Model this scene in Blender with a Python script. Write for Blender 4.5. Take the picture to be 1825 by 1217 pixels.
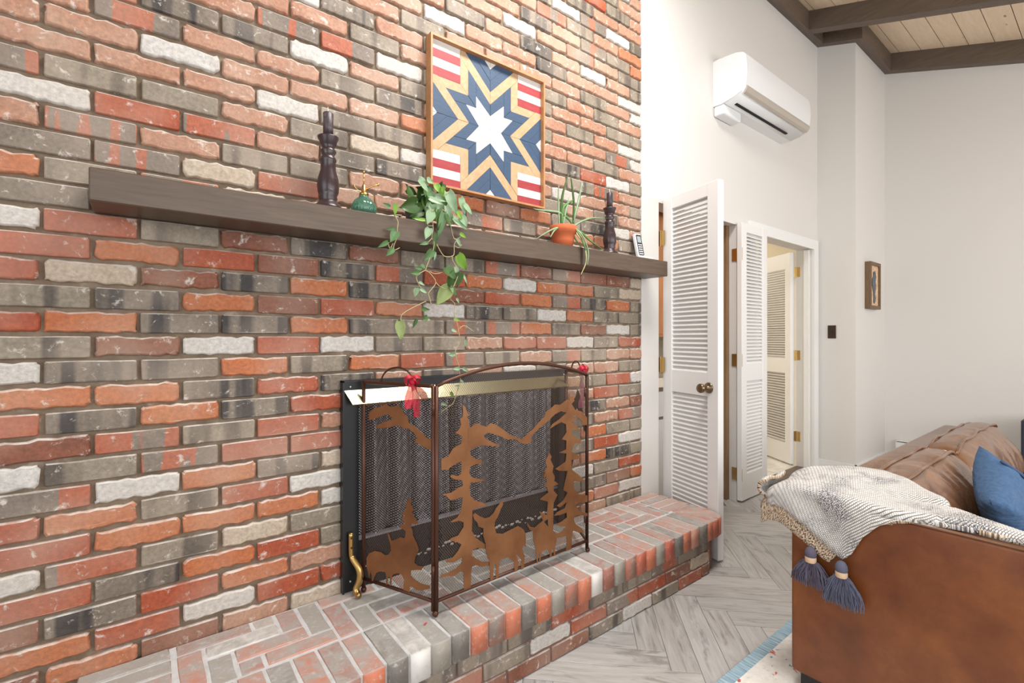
import bpy, bmesh, math, random
from mathutils import Vector, Matrix, noise as mnoise
from mathutils.geometry import tessellate_polygon
random.seed(11)
for o in list(bpy.data.objects): bpy.data.objects.remove(o, do_unlink=True)
SC = bpy.context.scene
COL = SC.collection
PI = math.pi
# ------------------------------------------------------------------ camera
cd = bpy.data.cameras.new('camera'); cam = bpy.data.objects.new('camera', cd); COL.objects.link(cam)
YAW = math.atan2(1099, 852)                       # angle of the view from the +X (fireplace wall) direction
cam.location = (0, -1.756, 1.197)
cam.rotation_euler = (PI/2, 0, YAW - PI/2)
cd.sensor_width = 36; cd.lens = 36*852/1825
cd.shift_y = -7.5/1825
cd.clip_start = .02
SC.camera = cam
# ------------------------------------------------------------------ view, world, lights
SC.view_settings.view_transform = 'Standard'
SC.view_settings.look = 'None'
SC.view_settings.gamma = 1
SC.view_settings.use_curve_mapping = False
SC.view_settings.exposure = 0.34
W = bpy.data.worlds.new('world'); SC.world = W; W.use_nodes = True
bg = W.node_tree.nodes['Background']
bg.inputs[0].default_value = (.93, .97, 1.0, 1); bg.inputs[1].default_value = .55
def area(name, loc, target, sx, sy, power, col=(1, 1, 1)):
    l = bpy.data.lights.new(name, 'AREA'); l.shape = 'RECTANGLE'; l.size = sx; l.size_y = sy
    l.energy = power; l.color = col
    o = bpy.data.objects.new(name, l); COL.objects.link(o); o.location = loc
    o.rotation_euler = (Vector(target)-Vector(loc)).to_track_quat('-Z', 'Y').to_euler()
    return o
area('skylight', (1.45, -1.08, 3.62), (1.45, -.72, 0), 1.5, .55, 84, (1, .98, .95))
area('window_light', (1.2, -4.3, 1.9), (2.2, 0, 1.2), 3.6, 2.0, 78, (.97, .985, 1))
sp = bpy.data.lights.new('low_sun_through_window', 'SPOT'); sp.energy = 120; sp.spot_size = math.radians(19); sp.spot_blend = .12; sp.shadow_soft_size = .03; sp.color = (1, .93, .82)
spo = bpy.data.objects.new('low_sun_through_window', sp); COL.objects.link(spo); spo.location = (.6, -4.4, 2.6)
spo.rotation_euler = (Vector((2.27, 0, 1.75))-Vector(spo.location)).to_track_quat('-Z', 'Y').to_euler()
area('far_wall_fill', (4.1, -4.4, 1.9), (5.0, -.4, 2.7), 2.2, 1.8, 58, (1, .985, .97))  # added fill to brighten the far wall and ceiling; no window known there
area('side_window_light', (-2.3, -2.2, 1.9), (3.5, -1.0, 1.4), 2.4, 2.0, 34, (.96, .98, 1))
area('pantry_room_light', (4.3, 1.6, 2.5), (4.3, .8, 0), 1.2, .8, 85, (1, .95, .86))
area('pantry_light', (2.95, .5, 2.25), (2.95, .5, 0), .4, .3, 4, (1, .93, .82))

# ------------------------------------------------------------------ helpers
def lin(c):
    if isinstance(c, str): c = tuple(int(c[i:i+2], 16)/255 for i in (0, 2, 4))
    else: c = tuple(v/255 for v in c)
    return tuple((v/12.92 if v <= .04045 else ((v+.055)/1.055)**2.4) for v in c)+(1,)
def mat(name, col=(200, 200, 200), rough=.6, metal=0, spec=.5, **kw):
    m = bpy.data.materials.new(name); m.use_nodes = True
    b = m.node_tree.nodes['Principled BSDF']
    b.inputs['Base Color'].default_value = lin(col)
    b.inputs['Roughness'].default_value = rough
    b.inputs['Metallic'].default_value = metal
    b.inputs['Specular IOR Level'].default_value = spec
    for k, v in kw.items(): b.inputs[k.replace('_', ' ')].default_value = v
    return m
class NT:
    def __init__(s, m): s.m = m; s.t = m.node_tree; s.b = s.t.nodes['Principled BSDF']
    def n(s, t, **kw):
        x = s.t.nodes.new(t)
        for k, v in kw.items():
            if k in x.inputs.keys(): x.inputs[k].default_value = v
            else: setattr(x, k, v)
        return x
    def l(s, a, b): s.t.links.new(a, b)
    def coords(s, scale=(1, 1, 1), rot=(0, 0, 0), kind='Object'):
        tc = s.n('ShaderNodeTexCoord'); mp = s.n('ShaderNodeMapping')
        mp.inputs['Scale'].default_value = scale; mp.inputs['Rotation'].default_value = rot
        s.l(tc.outputs[kind], mp.inputs['Vector']); return mp.outputs[0]
    def noise(s, vec, scale=5, detail=4, rough=.5, dist=0):
        x = s.n('ShaderNodeTexNoise'); x.inputs['Scale'].default_value = scale; x.inputs['Detail'].default_value = detail
        x.inputs['Roughness'].default_value = rough; x.inputs['Distortion'].default_value = dist
        s.l(vec, x.inputs['Vector']); return x.outputs['Fac']
    def ramp(s, fac, stops, interp='LINEAR'):
        r = s.n('ShaderNodeValToRGB'); cr = r.color_ramp; cr.interpolation = interp
        while len(cr.elements) < len(stops): cr.elements.new(.5)
        for e, (p, c) in zip(cr.elements, stops):
            e.position = p; e.color = lin(c) if (isinstance(c, str) or max(c) > 1) else tuple(c)+(1,)
        s.l(fac, r.inputs[0]); return r.outputs[0]
    def mix(s, fac, a, b, mode='MIX'):
        x = s.n('ShaderNodeMix'); x.data_type = 'RGBA'; x.blend_type = mode
        if isinstance(fac, (int, float)): x.inputs[0].default_value = fac
        else: s.l(fac, x.inputs[0])
        for i, v in ((6, a), (7, b)):
            if isinstance(v, (tuple, str)): x.inputs[i].default_value = lin(v)
            else: s.l(v, x.inputs[i])
        return x.outputs[2]
    def bump(s, h, strength=.3, dist=.003):
        x = s.n('ShaderNodeBump'); x.inputs['Strength'].default_value = strength; x.inputs['Distance'].default_value = dist
        s.l(h, x.inputs['Height']); s.l(x.outputs[0], s.b.inputs['Normal']); return x
    def color(s, c): s.l(c, s.b.inputs['Base Color'])

def obj(name, me_or_bm, m=None, parent=None, smooth=False, kind=None, **props):
    if isinstance(me_or_bm, bmesh.types.BMesh):
        me = bpy.data.meshes.new(name); me_or_bm.to_mesh(me); me_or_bm.free()
    else: me = me_or_bm
    if m is not None:
        for x in (m if isinstance(m, (list, tuple)) else [m]): me.materials.append(x)
    if smooth:
        for p in me.polygons: p.use_smooth = True
    o = bpy.data.objects.new(name, me); COL.objects.link(o)
    if parent is not None: o.parent = parent
    if kind: o['kind'] = kind
    for k, v in props.items(): o[k] = v
    return o
def empty(name, label=None, cat=None, loc=(0, 0, 0), group=None, kind=None):
    o = bpy.data.objects.new(name, None); o.empty_display_size = .05; COL.objects.link(o); o.location = loc
    if label: o['label'] = label
    if cat: o['category'] = cat
    if group: o['group'] = group
    if kind: o['kind'] = kind
    return o
def kids(root):
    """keep world placement: children are modelled in world space under a root that is not at the origin"""
    for c in COL.objects:
        if c.parent is root and 'kept' not in c:
            c.matrix_parent_inverse = Matrix.Translation(-Vector(root.location))
def new(): return bmesh.new()
def box(bm, x0, y0, z0, x1, y1, z1, M=None, mi=0):
    vs = [bm.verts.new((x, y, z)) for z in (z0, z1) for y in (y0, y1) for x in (x0, x1)]
    if M is not None:
        for v in vs: v.co = M @ v.co
    fs = [(0, 2, 3, 1), (4, 5, 7, 6), (0, 1, 5, 4), (2, 6, 7, 3), (0, 4, 6, 2), (1, 3, 7, 5)]
    out = []
    for f in fs:
        q = bm.faces.new([vs[i] for i in f]); q.material_index = mi; out.append(q)
    return vs
def bbox(bm, x0, y0, z0, x1, y1, z1, bev=.004, seg=2, M=None):
    b2 = bmesh.new(); box(b2, x0, y0, z0, x1, y1, z1)
    bmesh.ops.bevel(b2, geom=b2.edges[:], offset=bev, segments=seg, affect='EDGES', profile=.5)
    if M is not None: bmesh.ops.transform(b2, matrix=M, verts=b2.verts)
    me = bpy.data.meshes.new('t'); b2.to_mesh(me); b2.free(); bm.from_mesh(me); bpy.data.meshes.remove(me)
def prism(bm, pts, d, origin, ux, uy):
    """closed polygon pts (a,b) in the plane origin + a*ux + b*uy, thickness d along ux x uy"""
    ux = Vector(ux); uy = Vector(uy); n = ux.cross(uy).normalized(); o = Vector(origin)
    A = [bm.verts.new(o+ux*a+uy*b) for a, b in pts]; B = [bm.verts.new(o+ux*a+uy*b+n*d) for a, b in pts]
    tris = tessellate_polygon([[Vector((a, b, 0)) for a, b in pts]])
    for t in tris:
        try: bm.faces.new([A[i] for i in t]); bm.faces.new([B[i] for i in reversed(t)])
        except ValueError: pass
    k = len(pts)
    for i in range(k):
        try: bm.faces.new([A[i], A[(i+1) % k], B[(i+1) % k], B[i]])
        except ValueError: pass
def fixn(bm): bmesh.ops.recalc_face_normals(bm, faces=bm.faces[:])
def tube(bm, pts, r, n=8, closed=False, cap=True):
    pts = [Vector(p) for p in pts]; k = len(pts); rs = r if isinstance(r, (list, tuple)) else [r]*k
    rings = []; prev = None
    for i, p in enumerate(pts):
        if closed: d = pts[(i+1) % k]-pts[i-1]
        else: d = pts[min(i+1, k-1)]-pts[max(i-1, 0)]
        d.normalize()
        if prev is None:
            a = Vector((0, 0, 1)) if abs(d.z) < .9 else Vector((1, 0, 0)); a = (a-d*a.dot(d)).normalized()
        else: a = (prev-d*prev.dot(d)).normalized()
        prev = a; b = d.cross(a)
        rings.append([bm.verts.new(p+(a*math.cos(t)+b*math.sin(t))*rs[i]) for t in [2*PI*j/n for j in range(n)]])
    for i in range(k if closed else k-1):
        A, B = rings[i], rings[(i+1) % k]
        for j in range(n): bm.faces.new([A[j], A[(j+1) % n], B[(j+1) % n], B[j]])
    if cap and not closed:
        bm.faces.new(list(reversed(rings[0]))); bm.faces.new(rings[-1])
def lathe(bm, prof, cx, cy, z0=0, n=28, flute=0, nf=10):
    rings = []
    for r, z in prof:
        rings.append([bm.verts.new((cx+r*(1+flute*math.cos(nf*t))*math.cos(t), cy+r*(1+flute*math.cos(nf*t))*math.sin(t), z0+z)) for t in [2*PI*j/n for j in range(n)]])
    for A, B in zip(rings, rings[1:]):
        for j in range(n): bm.faces.new([A[j], A[(j+1) % n], B[(j+1) % n], B[j]])
    bm.faces.new(list(reversed(rings[0]))); bm.faces.new(rings[-1])
def smoothpts(pts, sub=4):
    P = [Vector(p) for p in pts]; out = []
    for i in range(len(P)-1):
        p0 = P[max(i-1, 0)]; p1 = P[i]; p2 = P[i+1]; p3 = P[min(i+2, len(P)-1)]
        for k in range(sub):
            t = k/sub
            out.append(.5*((2*p1)+(p2-p0)*t+(2*p0-5*p1+4*p2-p3)*t*t+(3*p1-p0-3*p2+p3)*t**3))
    out.append(P[-1]); return out

# ------------------------------------------------------------------ materials
def brick_mat(name, base, var, chip=.35, chipcol=(205, 196, 186), band=None, rough=.62, chipscale=26):
    """base colour with soft variation, white mortar smears, optional fired colour bands"""
    m = mat(name, base, rough); t = NT(m); v = t.coords()
    n1 = t.noise(v, 9, 5, .6)
    c = t.ramp(n1, [(.3, base), (.7, var)])
    if band:
        tc = t.coords((1, .05, .06)); nb = t.noise(tc, band[0], 1.5, .5)
        sh = .004 if band[2] == 'hard' else .09
        f = t.ramp(nb, [(band[3], (0, 0, 0)), (band[3]+sh, (1, 1, 1))])
        c = t.mix(f, c, band[1])
        if len(band) > 4:
            n5 = t.noise(t.coords((1, .05, .05)), band[0]*1.7, 1, .5)
            f5 = t.ramp(n5, [(.60, (0, 0, 0)), (.63, (1, 1, 1))]); c = t.mix(f5, c, band[4])
    fine = t.noise(v, 90, 3, .6)
    f2 = t.ramp(fine, [(.3, (.88, .88, .88)), (.7, (1.08, 1.08, 1.08))]); c = t.mix(.4, c, f2, 'MULTIPLY')
    n2 = t.noise(v, chipscale, 6, .72, .4)
    f3 = t.ramp(n2, [(.64-chip*.14, (0, 0, 0)), (.73-chip*.14, (.85, .85, .85))]); c = t.mix(f3, c, chipcol)
    n4 = t.noise(t.coords((1, 1, 1)), 3.2, 2, .5)
    f4 = t.ramp(n4, [(.42, (0, 0, 0)), (.75, (.5, .5, .5))]); c = t.mix(f4, c, (186, 168, 150))
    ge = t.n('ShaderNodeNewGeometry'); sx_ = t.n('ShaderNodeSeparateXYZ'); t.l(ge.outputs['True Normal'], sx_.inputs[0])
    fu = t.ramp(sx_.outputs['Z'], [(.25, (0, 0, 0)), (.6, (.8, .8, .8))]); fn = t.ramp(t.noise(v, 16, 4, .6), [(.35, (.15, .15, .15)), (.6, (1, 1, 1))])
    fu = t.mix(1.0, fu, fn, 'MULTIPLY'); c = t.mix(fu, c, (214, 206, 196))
    t.color(c)
    h = t.noise(v, 55, 6, .7); t.bump(h, .55, .004)
    return m
BM = {
 'R': brick_mat('brick_red', (166, 72, 40), (182, 92, 56), .45),
 'O': brick_mat('brick_orange', (188, 100, 54), (198, 122, 76), .3),
 'S': brick_mat('brick_dusky_red', (128, 76, 56), (150, 88, 62), .5),
 'P': brick_mat('brick_peach', (178, 122, 94), (194, 150, 124), .5, (212, 200, 190)),  # peach bricks; also holds the light-washed paleness of the upper rows
 'G': brick_mat('brick_grey', (136, 122, 104), (158, 145, 127), .4, band=(14, (98, 87, 76), 'soft', .52)),
 'D': brick_mat('brick_dark_streaked', (120, 106, 92), (142, 129, 114), .45, band=(17, (62, 56, 54), 'soft', .48), chipscale=34),
 'M': brick_mat('brick_mixed', (184, 98, 66), (176, 98, 70), .4, band=(10, (130, 116, 104), 'hard', .50)),
 'W': brick_mat('brick_white', (216, 211, 204), (206, 198, 190), .0, chipcol=(226, 222, 216)),
 'C': brick_mat('brick_cream', (192, 172, 148), (204, 186, 166), .3),
}
def hearth_mat(name, base, var):
    m = mat(name, base, .6); t = NT(m); v = t.coords()
    c = t.ramp(t.noise(v, 11, 5, .6), [(.3, base), (.7, var)])
    n2 = t.noise(v, 15, 7, .7, .5)
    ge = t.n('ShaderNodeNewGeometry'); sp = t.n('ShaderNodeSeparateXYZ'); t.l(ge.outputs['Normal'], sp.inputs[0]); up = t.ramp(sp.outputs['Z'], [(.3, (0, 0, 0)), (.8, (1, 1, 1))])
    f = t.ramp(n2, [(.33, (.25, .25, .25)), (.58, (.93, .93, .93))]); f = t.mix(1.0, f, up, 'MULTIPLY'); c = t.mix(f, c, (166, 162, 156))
    f2 = t.ramp(t.noise(v, 60, 5, .7), [(.55, (0, 0, 0)), (.75, (.7, .7, .7))]); c = t.mix(f2, c, (202, 199, 194))
    t.color(c); t.bump(t.noise(v, 55, 6, .7), .55, .004); return m
HM = {'R': hearth_mat('hearth_brick_red', (180, 92, 70), (196, 110, 86)),
      'O': hearth_mat('hearth_brick_orange', (196, 110, 78), (206, 128, 98)),
      'S': hearth_mat('hearth_brick_dusky', (158, 100, 84), (168, 112, 96)),
      'P': hearth_mat('hearth_brick_pink', (204, 140, 118), (206, 154, 134)),
      'G': hearth_mat('hearth_brick_grey', (150, 142, 130), (166, 158, 146)),
      'D': hearth_mat('hearth_brick_dark', (112, 106, 100), (140, 132, 122)),
      'M': hearth_mat('hearth_brick_mixed', (188, 112, 88), (130, 120, 110)),
      'W': hearth_mat('hearth_brick_white', (232, 228, 222), (226, 220, 214)),
      'C': hearth_mat('hearth_brick_cream', (206, 192, 174), (214, 202, 188))}
MORT = mat('wall_mortar', (150, 132, 112), .9); t = NT(MORT); v = t.coords()
c = t.ramp(t.noise(v, 20, 5, .6), [(.3, (108, 90, 72)), (.62, (134, 116, 98)), (.8, (176, 162, 146))])
t.color(c); t.bump(t.noise(v, 160, 4, .7), .6, .003)
GROUT = mat('hearth_grout', (186, 186, 184), .85); t = NT(GROUT); v = t.coords()
t.color(t.ramp(t.noise(v, 26, 5, .6), [(.3, (188, 188, 186)), (.7, (212, 212, 212))])); t.bump(t.noise(v, 120, 4, .7), .5, .003)
FGROUT = mat('hearth_face_mortar', (120, 92, 80), .9)
def paint(name, col, bump=.15, rough=.55):
    m = mat(name, col, rough); t = NT(m); v = t.coords()
    t.bump(t.noise(v, 28, 6, .65), bump, .004)
    return m
PW = paint('white_wall_paint', (212, 208, 203))
PT = paint('white_trim_paint', (224, 223, 221), .04, .4)
DOORW = paint('white_door_paint', (224, 222, 219), .04, .4)
def wood(name, c1, c2, scale=(1, 12, 12), rough=.5, s=3, bump=.1, spec=.5):
    m = mat(name, c1, rough, spec=spec); t = NT(m); v = t.coords(scale)
    n = t.noise(v, s, 6, .6, 1.2); t.color(t.ramp(n, [(.3, c1), (.7, c2)])); t.bump(n, bump, .002); return m
MANTEL = wood('stained_mantel_wood', (74, 59, 46), (94, 76, 61), (1.2, 14, 14), .42, 4, .08)
BEAM = wood('dark_beam_wood', (88, 74, 64), (104, 90, 78), (8, 1.2, 8), .5, 3, .15)
BEAMX = wood('dark_ledger_wood', (88, 74, 64), (104, 90, 78), (1.2, 8, 8), .5, 3, .15)
PLANKM = mat('knotty_pine_ceiling', (214, 190, 160), .5); t = NT(PLANKM); v = t.coords((1.5, 9, 9))
c = t.ramp(t.noise(v, 3, 5, .6, .8), [(.3, (226, 202, 172)), (.7, (238, 218, 194))])
vo = t.n('ShaderNodeTexVoronoi'); vo.inputs['Scale'].default_value = 4.2; t.l(t.coords((1, 2.3, 2.3)), vo.inputs['Vector'])
f = t.ramp(vo.outputs['Distance'], [(.05, (1, 1, 1)), (.11, (0, 0, 0))]); c = t.mix(f, c, (150, 112, 84)); t.color(c)
FRAMEW = wood('natural_frame_wood', (168, 118, 76), (186, 138, 94), (6, 6, 6), .5, 5, .05)
TANW = wood('natural_pine_slat', (176, 142, 104), (192, 162, 126), (7, 7, 7), .55, 5, .05)
NAVY = wood('navy_stained_slat', (48, 68, 94), (60, 82, 108), (5, 5, 30), .55, 6, .1)
REDS = wood('red_stained_slat', (146, 42, 48), (164, 62, 64), (3, 3, 40), .55, 6, .1)
WHS = wood('white_painted_slat', (216, 212, 206), (206, 200, 192), (3, 3, 40), .55, 6, .08)
BLACK = mat('black_powder_coat', (24, 24, 27), .38)
BRASS = mat('polished_brass', (176, 170, 138), .3, 1)
BRASSD = mat('aged_brass', (190, 156, 98), .3, 1)
BRONZE = mat('copper_brown_metal', (82, 50, 36), .4, .5); 
SILH = mat('bronze_cut_plate', (176, 112, 68), .42, .55); t = NT(SILH); v = t.coords()
t.color(t.ramp(t.noise(v, 6, 4, .6), [(.3, (118, 76, 46)), (.7, (158, 110, 72))])); t.bump(t.noise(v, 30, 3, .5), .06, .002)
WIRE = mat('screen_wire', (112, 94, 82), .4, .6)
CURT = mat('chain_curtain_mesh', (120, 118, 122), .4, .7)
t = NT(CURT); v = t.coords((1, 1, 1), (0, 0, 0))
wv = t.n('ShaderNodeTexWave', wave_type='BANDS', bands_direction='DIAGONAL'); wv.inputs['Scale'].default_value = 62
t.l(t.coords((1, 0, 1)), wv.inputs['Vector'])
wv2 = t.n('ShaderNodeTexWave', wave_type='BANDS', bands_direction='DIAGONAL'); wv2.inputs['Scale'].default_value = 62
t.l(t.coords((-1, 0, 1)), wv2.inputs['Vector'])
mx = t.mix(1.0, wv.outputs['Color'], wv2.outputs['Color'], 'MULTIPLY')
t.color(t.ramp(mx, [(.16, (12, 12, 14)), (.36, (206, 206, 212))]))
DARKM = mat('dark_glass_panel', (30, 30, 34), .22)
FIREB = mat('firebox_soot', (26, 23, 21), .9)
FLOORC = mat('grey_herringbone_plank', (170, 166, 162), .42); t = NT(FLOORC)
tc = t.n('ShaderNodeUVMap'); mp = t.n('ShaderNodeMapping'); mp.inputs['Scale'].default_value = (1, 9, 1); t.l(tc.outputs[0], mp.inputs[0])
g = t.noise(mp.outputs[0], 3.2, 7, .62, 1.6)
mp2 = t.n('ShaderNodeMapping'); mp2.inputs['Scale'].default_value = (1, 4, 1); t.l(tc.outputs[0], mp2.inputs[0])
g2 = t.noise(mp2.outputs[0], 2.4, 5, .6, 2.2)
c = t.ramp(g, [(.30, (128, 124, 120)), (.44, (166, 162, 157)), (.7, (186, 183, 179))])
f = t.ramp(g2, [(.32, (1, 1, 1)), (.42, (0, 0, 0))]); c = t.mix(f, c, (140, 134, 130))
at = t.n('ShaderNodeAttribute', attribute_name='tone'); c = t.mix(1.0, c, at.outputs['Color'], 'MULTIPLY'); t.color(c)
t.bump(g, .08, .001)
FGAP = mat('floor_gap', (120, 116, 112), .8)
TILE = mat('pale_marble_tile', (226, 222, 214), .25); t = NT(TILE); t.color(t.ramp(t.noise(t.coords(), 4, 7, .6, 1.5), [(.4, (228, 224, 216)), (.6, (204, 198, 190))]))
LEATH = mat('brown_leather', (112, 66, 38), .36); t = NT(LEATH); v = t.coords()
c = t.ramp(t.noise(v, 6, 5, .6, .15), [(.3, (98, 50, 20)), (.5, (118, 64, 28)), (.72, (140, 82, 40))]); t.color(c)
vo = t.n('ShaderNodeTexVoronoi'); vo.inputs['Scale'].default_value = 420; t.l(v, vo.inputs['Vector'])
t.bump(vo.outputs['Distance'], .12, .001)
LEATHC = mat('brown_cushion_leather', (134, 92, 62), .22); t = NT(LEATHC); v = t.coords()
c = t.ramp(t.noise(v, 6, 5, .6, .5), [(.3, (100, 66, 42)), (.7, (130, 92, 64))]); t.color(c)
nn = t.noise(t.coords((1, 1, 3)), 5, 3, .5, .8); t.bump(nn, .22, .02)
PIPING = mat('leather_piping', (112, 72, 44), .14, 0, .9)
RUG = mat('woven_rug', (226, 222, 214), .95); t = NT(RUG); v = t.coords((1, 1, 1))
sx = t.n('ShaderNodeSeparateXYZ'); t.l(v, sx.inputs[0])
def thr(val, a, b): return t.ramp(val, [(a, (0, 0, 0)), (b, (1, 1, 1))])
ww = t.noise(t.coords((30, 3, 1)), 3, 3, .6)
cream = t.ramp(t.noise(v, 40, 4, .7), [(.3, (212, 206, 198)), (.7, (232, 228, 220))])
rd = t.ramp(t.noise(t.coords((1, 1, 1)), 24, 3, .5, .5), [(.62, (0, 0, 0)), (.66, (1, 1, 1))]); cream = t.mix(rd, cream, (200, 78, 72))
bl = t.ramp(t.noise(t.coords((1, 1.2, 2)), 31, 3, .5, .5), [(.64, (0, 0, 0)), (.68, (1, 1, 1))]); cream = t.mix(bl, cream, (116, 150, 170))
blue = t.ramp(ww, [(.3, (112, 138, 154)), (.5, (146, 172, 184)), (.7, (182, 198, 202))])
mr = t.n('ShaderNodeMath', operation='GREATER_THAN'); t.l(sx.outputs['Y'], mr.inputs[0]); mr.inputs[1].default_value = -.925
c = t.mix(mr.outputs[0], cream, blue); t.color(c); t.bump(t.noise(t.coords((200, 60, 1)), 2, 2, .5), .5, .002)
DENIM = mat('blue_linen', (74, 106, 144), .85); t = NT(DENIM); v = t.coords()
t.color(t.ramp(t.noise(v, 60, 5, .7), [(.3, (52, 80, 114)), (.7, (72, 104, 140))])); t.bump(t.noise(t.coords((1, 1, 2.5)), 9, 3, .55, .7), .6, .02)
THROW = mat('woven_wool_throw', (224, 220, 212), .95); t = NT(THROW)
uv = t.n('ShaderNodeUVMap'); ch = t.n('ShaderNodeTexBrick'); ch.inputs['Scale'].default_value = 1
ch.inputs['Color1'].default_value = lin((232, 232, 230)); ch.inputs['Color2'].default_value = lin((212, 209, 204)); ch.inputs['Mortar'].default_value = lin((120, 108, 96))
ch.inputs['Mortar Size'].default_value = .0009; ch.inputs['Brick Width'].default_value = .009; ch.inputs['Row Height'].default_value = .0045; ch.inputs['Mortar Smooth'].default_value = .4
mp = t.n('ShaderNodeMapping'); mp.inputs['Rotation'].default_value = (0, 0, .5); t.l(uv.outputs[0], mp.inputs[0]); t.l(mp.outputs[0], ch.inputs['Vector'])
npat = t.noise(t.coords(), 9, 3, .6); f = t.ramp(npat, [(.47, (0, 0, 0)), (.62, (.9, .9, .9))])
hat = t.ramp(t.noise(mp.outputs[0], 260, 1, .5), [(.48, (0, 0, 0)), (.55, (1, 1, 1))]); ff = t.mix(1.0, f, hat, 'MULTIPLY')
c = t.mix(ff, ch.outputs['Color'], (70, 74, 84)); t.color(c)
t.bump(ch.outputs['Fac'], -.8, .003)
THROWE = mat('woven_tan_throw_edge', (188, 160, 128), .95); t = NT(THROWE)
uv = t.n('ShaderNodeUVMap'); hat = t.noise(uv.outputs[0], 210, 2, .6)
t.color(t.ramp(hat, [(.42, (84, 62, 48)), (.52, (206, 182, 154)), (.7, (228, 214, 196))])); t.bump(hat, .8, .003)
TASS = mat('purple_grey_yarn', (88, 82, 98), .9)
TASS2 = mat('blue_grey_yarn', (88, 90, 108), .9)
TANB = mat('tan_ribbon', (212, 180, 146), .8)
GREEN = {k: None for k in 'dmbpoyg'}
for k, cc, r in (('d', (66, 98, 42), .4), ('m', (98, 136, 80), .38), ('b', (128, 172, 62), .4), ('p', (150, 178, 138), .34), ('o', (146, 160, 96), .45), ('y', (190, 184, 128), .5), ('g', (96, 140, 72), .4)):
    m = mat('leaf_green_'+{'d': 'dark', 'm': 'mid', 'b': 'bright', 'p': 'pale', 'o': 'olive', 'y': 'yellow', 'g': 'fresh'}[k], cc, r)
    t = NT(m); t.color(t.ramp(t.noise(t.coords(), 30, 3, .5), [(.3, tuple(int(x*.88) for x in cc)), (.7, cc)])); GREEN[k] = m
STEM = mat('plant_stem', (176, 160, 116), .6)
TERRA = mat('terracotta', (196, 100, 58), .75)
CANW = mat('dark_turned_wood', (58, 42, 44), .3); t = NT(CANW); f = t.ramp(t.noise(t.coords((1, 1, 2)), 34, 4, .6, 1), [(.62, (0, 0, 0)), (.72, (.6, .6, .6))]); t.color(t.mix(f, (54, 38, 40), (128, 120, 128)))
CANDLE = mat('dark_plum_wax', (64, 50, 54), .4); t = NT(CANDLE); f = t.ramp(t.noise(t.coords((1, 1, .5)), 40, 3, .6, 1), [(.55, (0, 0, 0)), (.7, (.6, .6, .6))]); t.color(t.mix(f, (60, 46, 50), (112, 102, 108)))
WICK = mat('white_wick', (230, 224, 212), .8)
GLASSG = mat('green_ribbed_glass', (100, 158, 134), .06, 0, .6, Transmission_Weight=.7, IOR=1.45)
GOLD = mat('gold_metal', (214, 170, 98), .22, 1)
PHW = mat('white_plastic', (232, 232, 232), .35); PHB = mat('black_keypad', (34, 38, 44), .4); LCD = mat('grey_lcd', (150, 160, 160), .25)
ACW = mat('glossy_white_plastic', (222, 222, 222), .3); ACV = mat('taupe_vane', (172, 162, 150), .4); SLOT = mat('vent_slot_black', (10, 10, 10), .8)
REDR = mat('red_ribbon', (190, 24, 52), .5, 0, .5, Alpha=.86)
PINK = mat('mauve_ribbon', (150, 70, 92), .5, 0, .5, Alpha=.7)
CABW = wood('oak_cabinet', (166, 104, 56), (190, 126, 72), (9, 9, 1), .5, 4, .1)
CABB = wood('dark_oak_stile', (120, 92, 62), (140, 108, 74), (9, 9, 1), .5, 4, .1)
CREAM = mat('cream_counter', (226, 216, 192), .35); CABG = mat('grey_white_cabinet', (206, 202, 196), .45); BRN = mat('brown_panel', (112, 92, 80), .6)
SWB = mat('bronze_switch_plate', (72, 58, 48), .35, .6)
NAVYB = mat('navy_cabinet', (40, 44, 60), .5)
WALN = wood('walnut_frame', (96, 72, 48), (116, 90, 62), (9, 9, 2), .5, 5, .1)
CORK = mat('beige_art_ground', (214, 184, 150), .8); t = NT(CORK); t.color(t.ramp(t.noise(t.coords(), 60, 4, .7), [(.4, (220, 194, 162)), (.7, (184, 130, 90))]))
LAKE = mat('teal_black_inlay', (34, 50, 56), .25); t = NT(LAKE); t.color(t.ramp(t.noise(t.coords(), 18, 4, .6), [(.4, (34, 40, 40)), (.7, (30, 84, 104))]))
ROOMC = mat('cream_room_paint', (238, 228, 208), .6)
HEATW = mat('white_enamel', (222, 220, 216), .4)
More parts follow.
